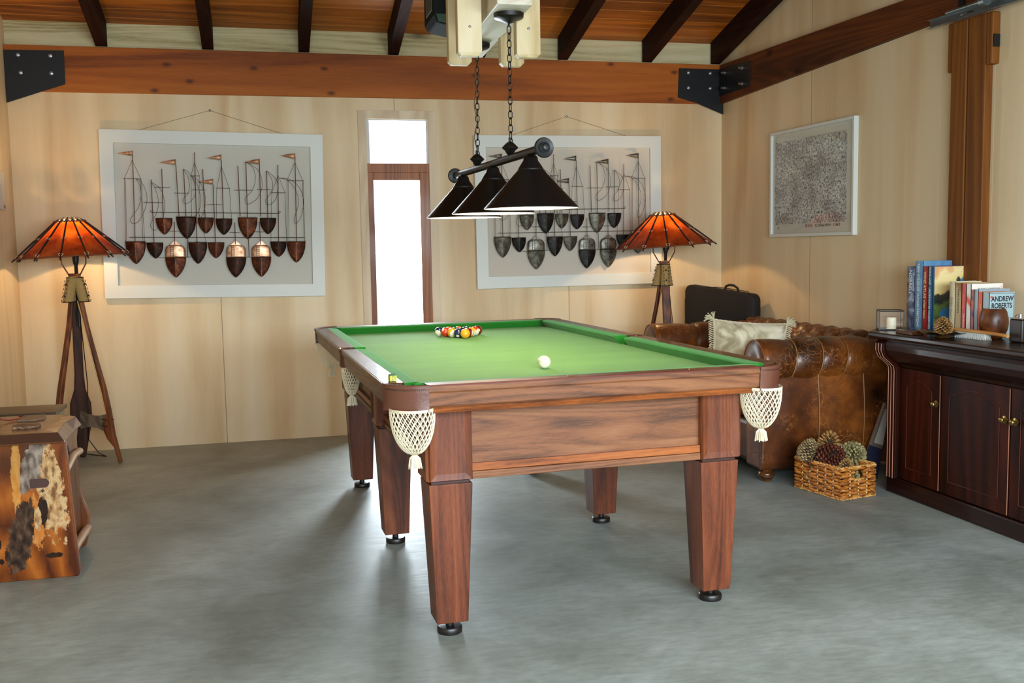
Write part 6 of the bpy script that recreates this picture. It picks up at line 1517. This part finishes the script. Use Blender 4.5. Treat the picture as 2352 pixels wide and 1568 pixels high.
q = build('back_slab', bk_, M_chw, chs, bevel=0.005, seg=3); fix_normals(q)
build('side_panel', MB().box(*(cw(-0.862, 0, 0)[0], cw(-0.835, 0, 0)[0]), 4.304-4.49, 4.675-4.49, 0.10, 0.556), M_chw, chs)
build('body', MB().box(-1.44+1.14, -0.862+1.14, 4.304-4.49, 4.675-4.49, 0.08, 0.55), M_dark, chs)
ld = MB(); top = [(-1.50, 4.250), (-0.826, 4.240), (-0.836, 4.36), (-0.842, 4.50), (-0.826, 4.629), (-0.850, 4.66), (-0.906, 4.717), (-1.061, 4.74), (-1.50, 4.74)]
bot = [(-1.50, 4.235), (-0.800, 4.222), (-0.808, 4.36), (-0.812, 4.50), (-0.806, 4.632), (-0.850, 4.675), (-0.906, 4.722), (-1.061, 4.742), (-1.50, 4.742)]
ld.loft([[cw(x, y, 0.560) for x, y in bot], [cw(x, y, 0.566) for x, y in bot], [cw(x, y, 0.601) for x, y in top]])
q = build('lid', ld, M_lidw, chs, bevel=0.003); fix_normals(q)
build('live_edge', MB().add([cw(-0.880, 4.245, 0.6018), cw(-0.829, 4.243, 0.6018), cw(-0.838, 4.36, 0.6018), cw(-0.844, 4.50, 0.6018), cw(-0.829, 4.628, 0.6018), cw(-0.852, 4.657, 0.6018), cw(-0.885, 4.62, 0.6018), cw(-0.872, 4.52, 0.6018), cw(-0.888, 4.40, 0.6018)], [tuple(range(9))]), mottled('sapwood_cream', [srgb(150, 112, 74), srgb(196, 160, 116), srgb(216, 188, 146)], 18, 0.3), q, solid=0.001)
build('lid_lip', MB().add([cw(-1.50, 4.2335, 0.5665), cw(-0.802, 4.2215, 0.5665), cw(-0.825, 4.238, 0.599), cw(-1.50, 4.2485, 0.599)], [(0,1,2,3)]), plain('dark_bevel_edge', srgb(62, 32, 18), 0.35), q, solid=0.002)
rg = MB().tube([cw(-0.818, 4.335+0.030*math.cos(a), 0.485+0.045*math.sin(a)) for a in [2*math.pi*k/20 for k in range(20)]], 0.006, 8, closed=True).lathe([(0, 0), (0.018, 0), (0.014, 0.008), (0.008, 0.02), (0, 0.022)], 16, M=Matrix.Translation(cw(-0.835, 4.335, 0.530)) @ Matrix.Rotation(math.pi/2, 4, 'Y'))
build('iron_ring_handle', rg, M_black, chs, smooth=True)
for yy in (4.42, 4.58):
    pass
build('side_stretcher', MB().tube([cw(-0.825, 4.31, 0.42), cw(-0.822, 4.50, 0.455), cw(-0.826, 4.672, 0.44)], 0.016, 10), plain('pale_branch', srgb(176, 140, 104), 0.45, vary=0.15, vscale=30), chs, smooth=True)
build('side_stretcher', MB().tube([cw(-0.812, 4.31, 0.09), cw(-0.806, 4.50, 0.10), cw(-0.812, 4.672, 0.09)], 0.018, 10), plain('pale_branch_low', srgb(170, 130, 96), 0.45, vary=0.15, vscale=30), chs, smooth=True)
def topthing(name, label, cat, pts, z0, z1, mat, part='slab', bev=0.002):
    cx = sum(p[0] for p in pts)/len(pts); cy = sum(p[1] for p in pts)/len(pts)
    o = MB().prism([(x-cx, y-cy) for x, y in pts], 'z', 0, z1-z0)
    r = build(name, o, mat, None, bevel=bev); r.location = (cx, cy, z0); fix_normals(r); tag(r, label, cat); return r
topthing('coaster', 'thin square grey brown wooden coaster at the back of the slab chest lid', 'coaster', [(-1.045, 4.562), (-0.975, 4.556), (-0.945, 4.60), (-0.958, 4.69), (-1.047, 4.692)], 0.6012, 0.609, plain('grey_brown_wood', srgb(122, 98, 80), 0.4, vary=0.15, vscale=20))
topthing('bark_strip', 'rough brown bark strip lying near the front of the slab chest lid', 'bark piece', [(-1.022, 4.36), (-0.928, 4.372), (-0.925, 4.425), (-1.030, 4.43)], 0.6012, 0.612, mottled('bark', [srgb(60, 40, 26), srgb(112, 82, 56), srgb(150, 116, 82)], 60, 0.7, stretch=(1, 3, 1)))
bq = topthing('book', 'teal covered book at the far left edge of the chest lid', 'book', [(-1.30, 4.50), (-1.112, 4.52), (-1.165, 4.73), (-1.35, 4.72)], 0.6012, 0.650, plain('teal_book', srgb(44, 96, 96), 0.5))
cu = MB().tube([(-1.12, 4.56, 0.645), (-1.10, 4.57, 0.61), (-1.06, 4.60, 0.606), (-1.0, 4.66, 0.612)], 0.0028, 6)
ck = build('ribbon', MB().tube([(0, 0, 0.042), (0.02, 0.012, 0.012), (0.05, 0.03, 0.004), (0.10, 0.10, 0.004), (0.06, 0.14, 0.004)], 0.003, 6), plain('red_ribbon', srgb(120, 24, 24), 0.5), None, smooth=True)
ck.location = (-1.128, 4.55, 0.603); tag(ck, 'thin dark red cord trailing from the teal book onto the chest lid', 'cord')
# low dark box behind the chest
lb = root('low_box', 'low dark wooden box seen just behind the slab chest by the left wall', 'box', (-1.10, 5.05, 0))
build('box_body', MB().box(-0.15, 0.13, -0.12, 0.12, 0, 0.565), M_chw, lb, bevel=0.003); build('box_lid', MB().box(-0.16, 0.14, -0.13, 0.13, 0.565, 0.583), plain('dark_box_lid', srgb(70, 52, 38), 0.4), lb, bevel=0.003)
# pale board on the left wall
wb_ = root('wall_panel', 'small pale switch board panel fixed to the left wall at the frame edge', 'panel', (XL, 6.40, 1.70))
build('panel_board', MB().box(0.002, 0.016, -0.30, 0.345, -0.115, 0.115), plain('pale_panel_paint', srgb(196, 196, 192), 0.5), wb_, bevel=0.002)
build('panel_label', MB().box(0.0162, 0.017, 0.29, 0.33, -0.105, -0.085), plain('grey_label', srgb(120, 116, 110), 0.5), wb_)
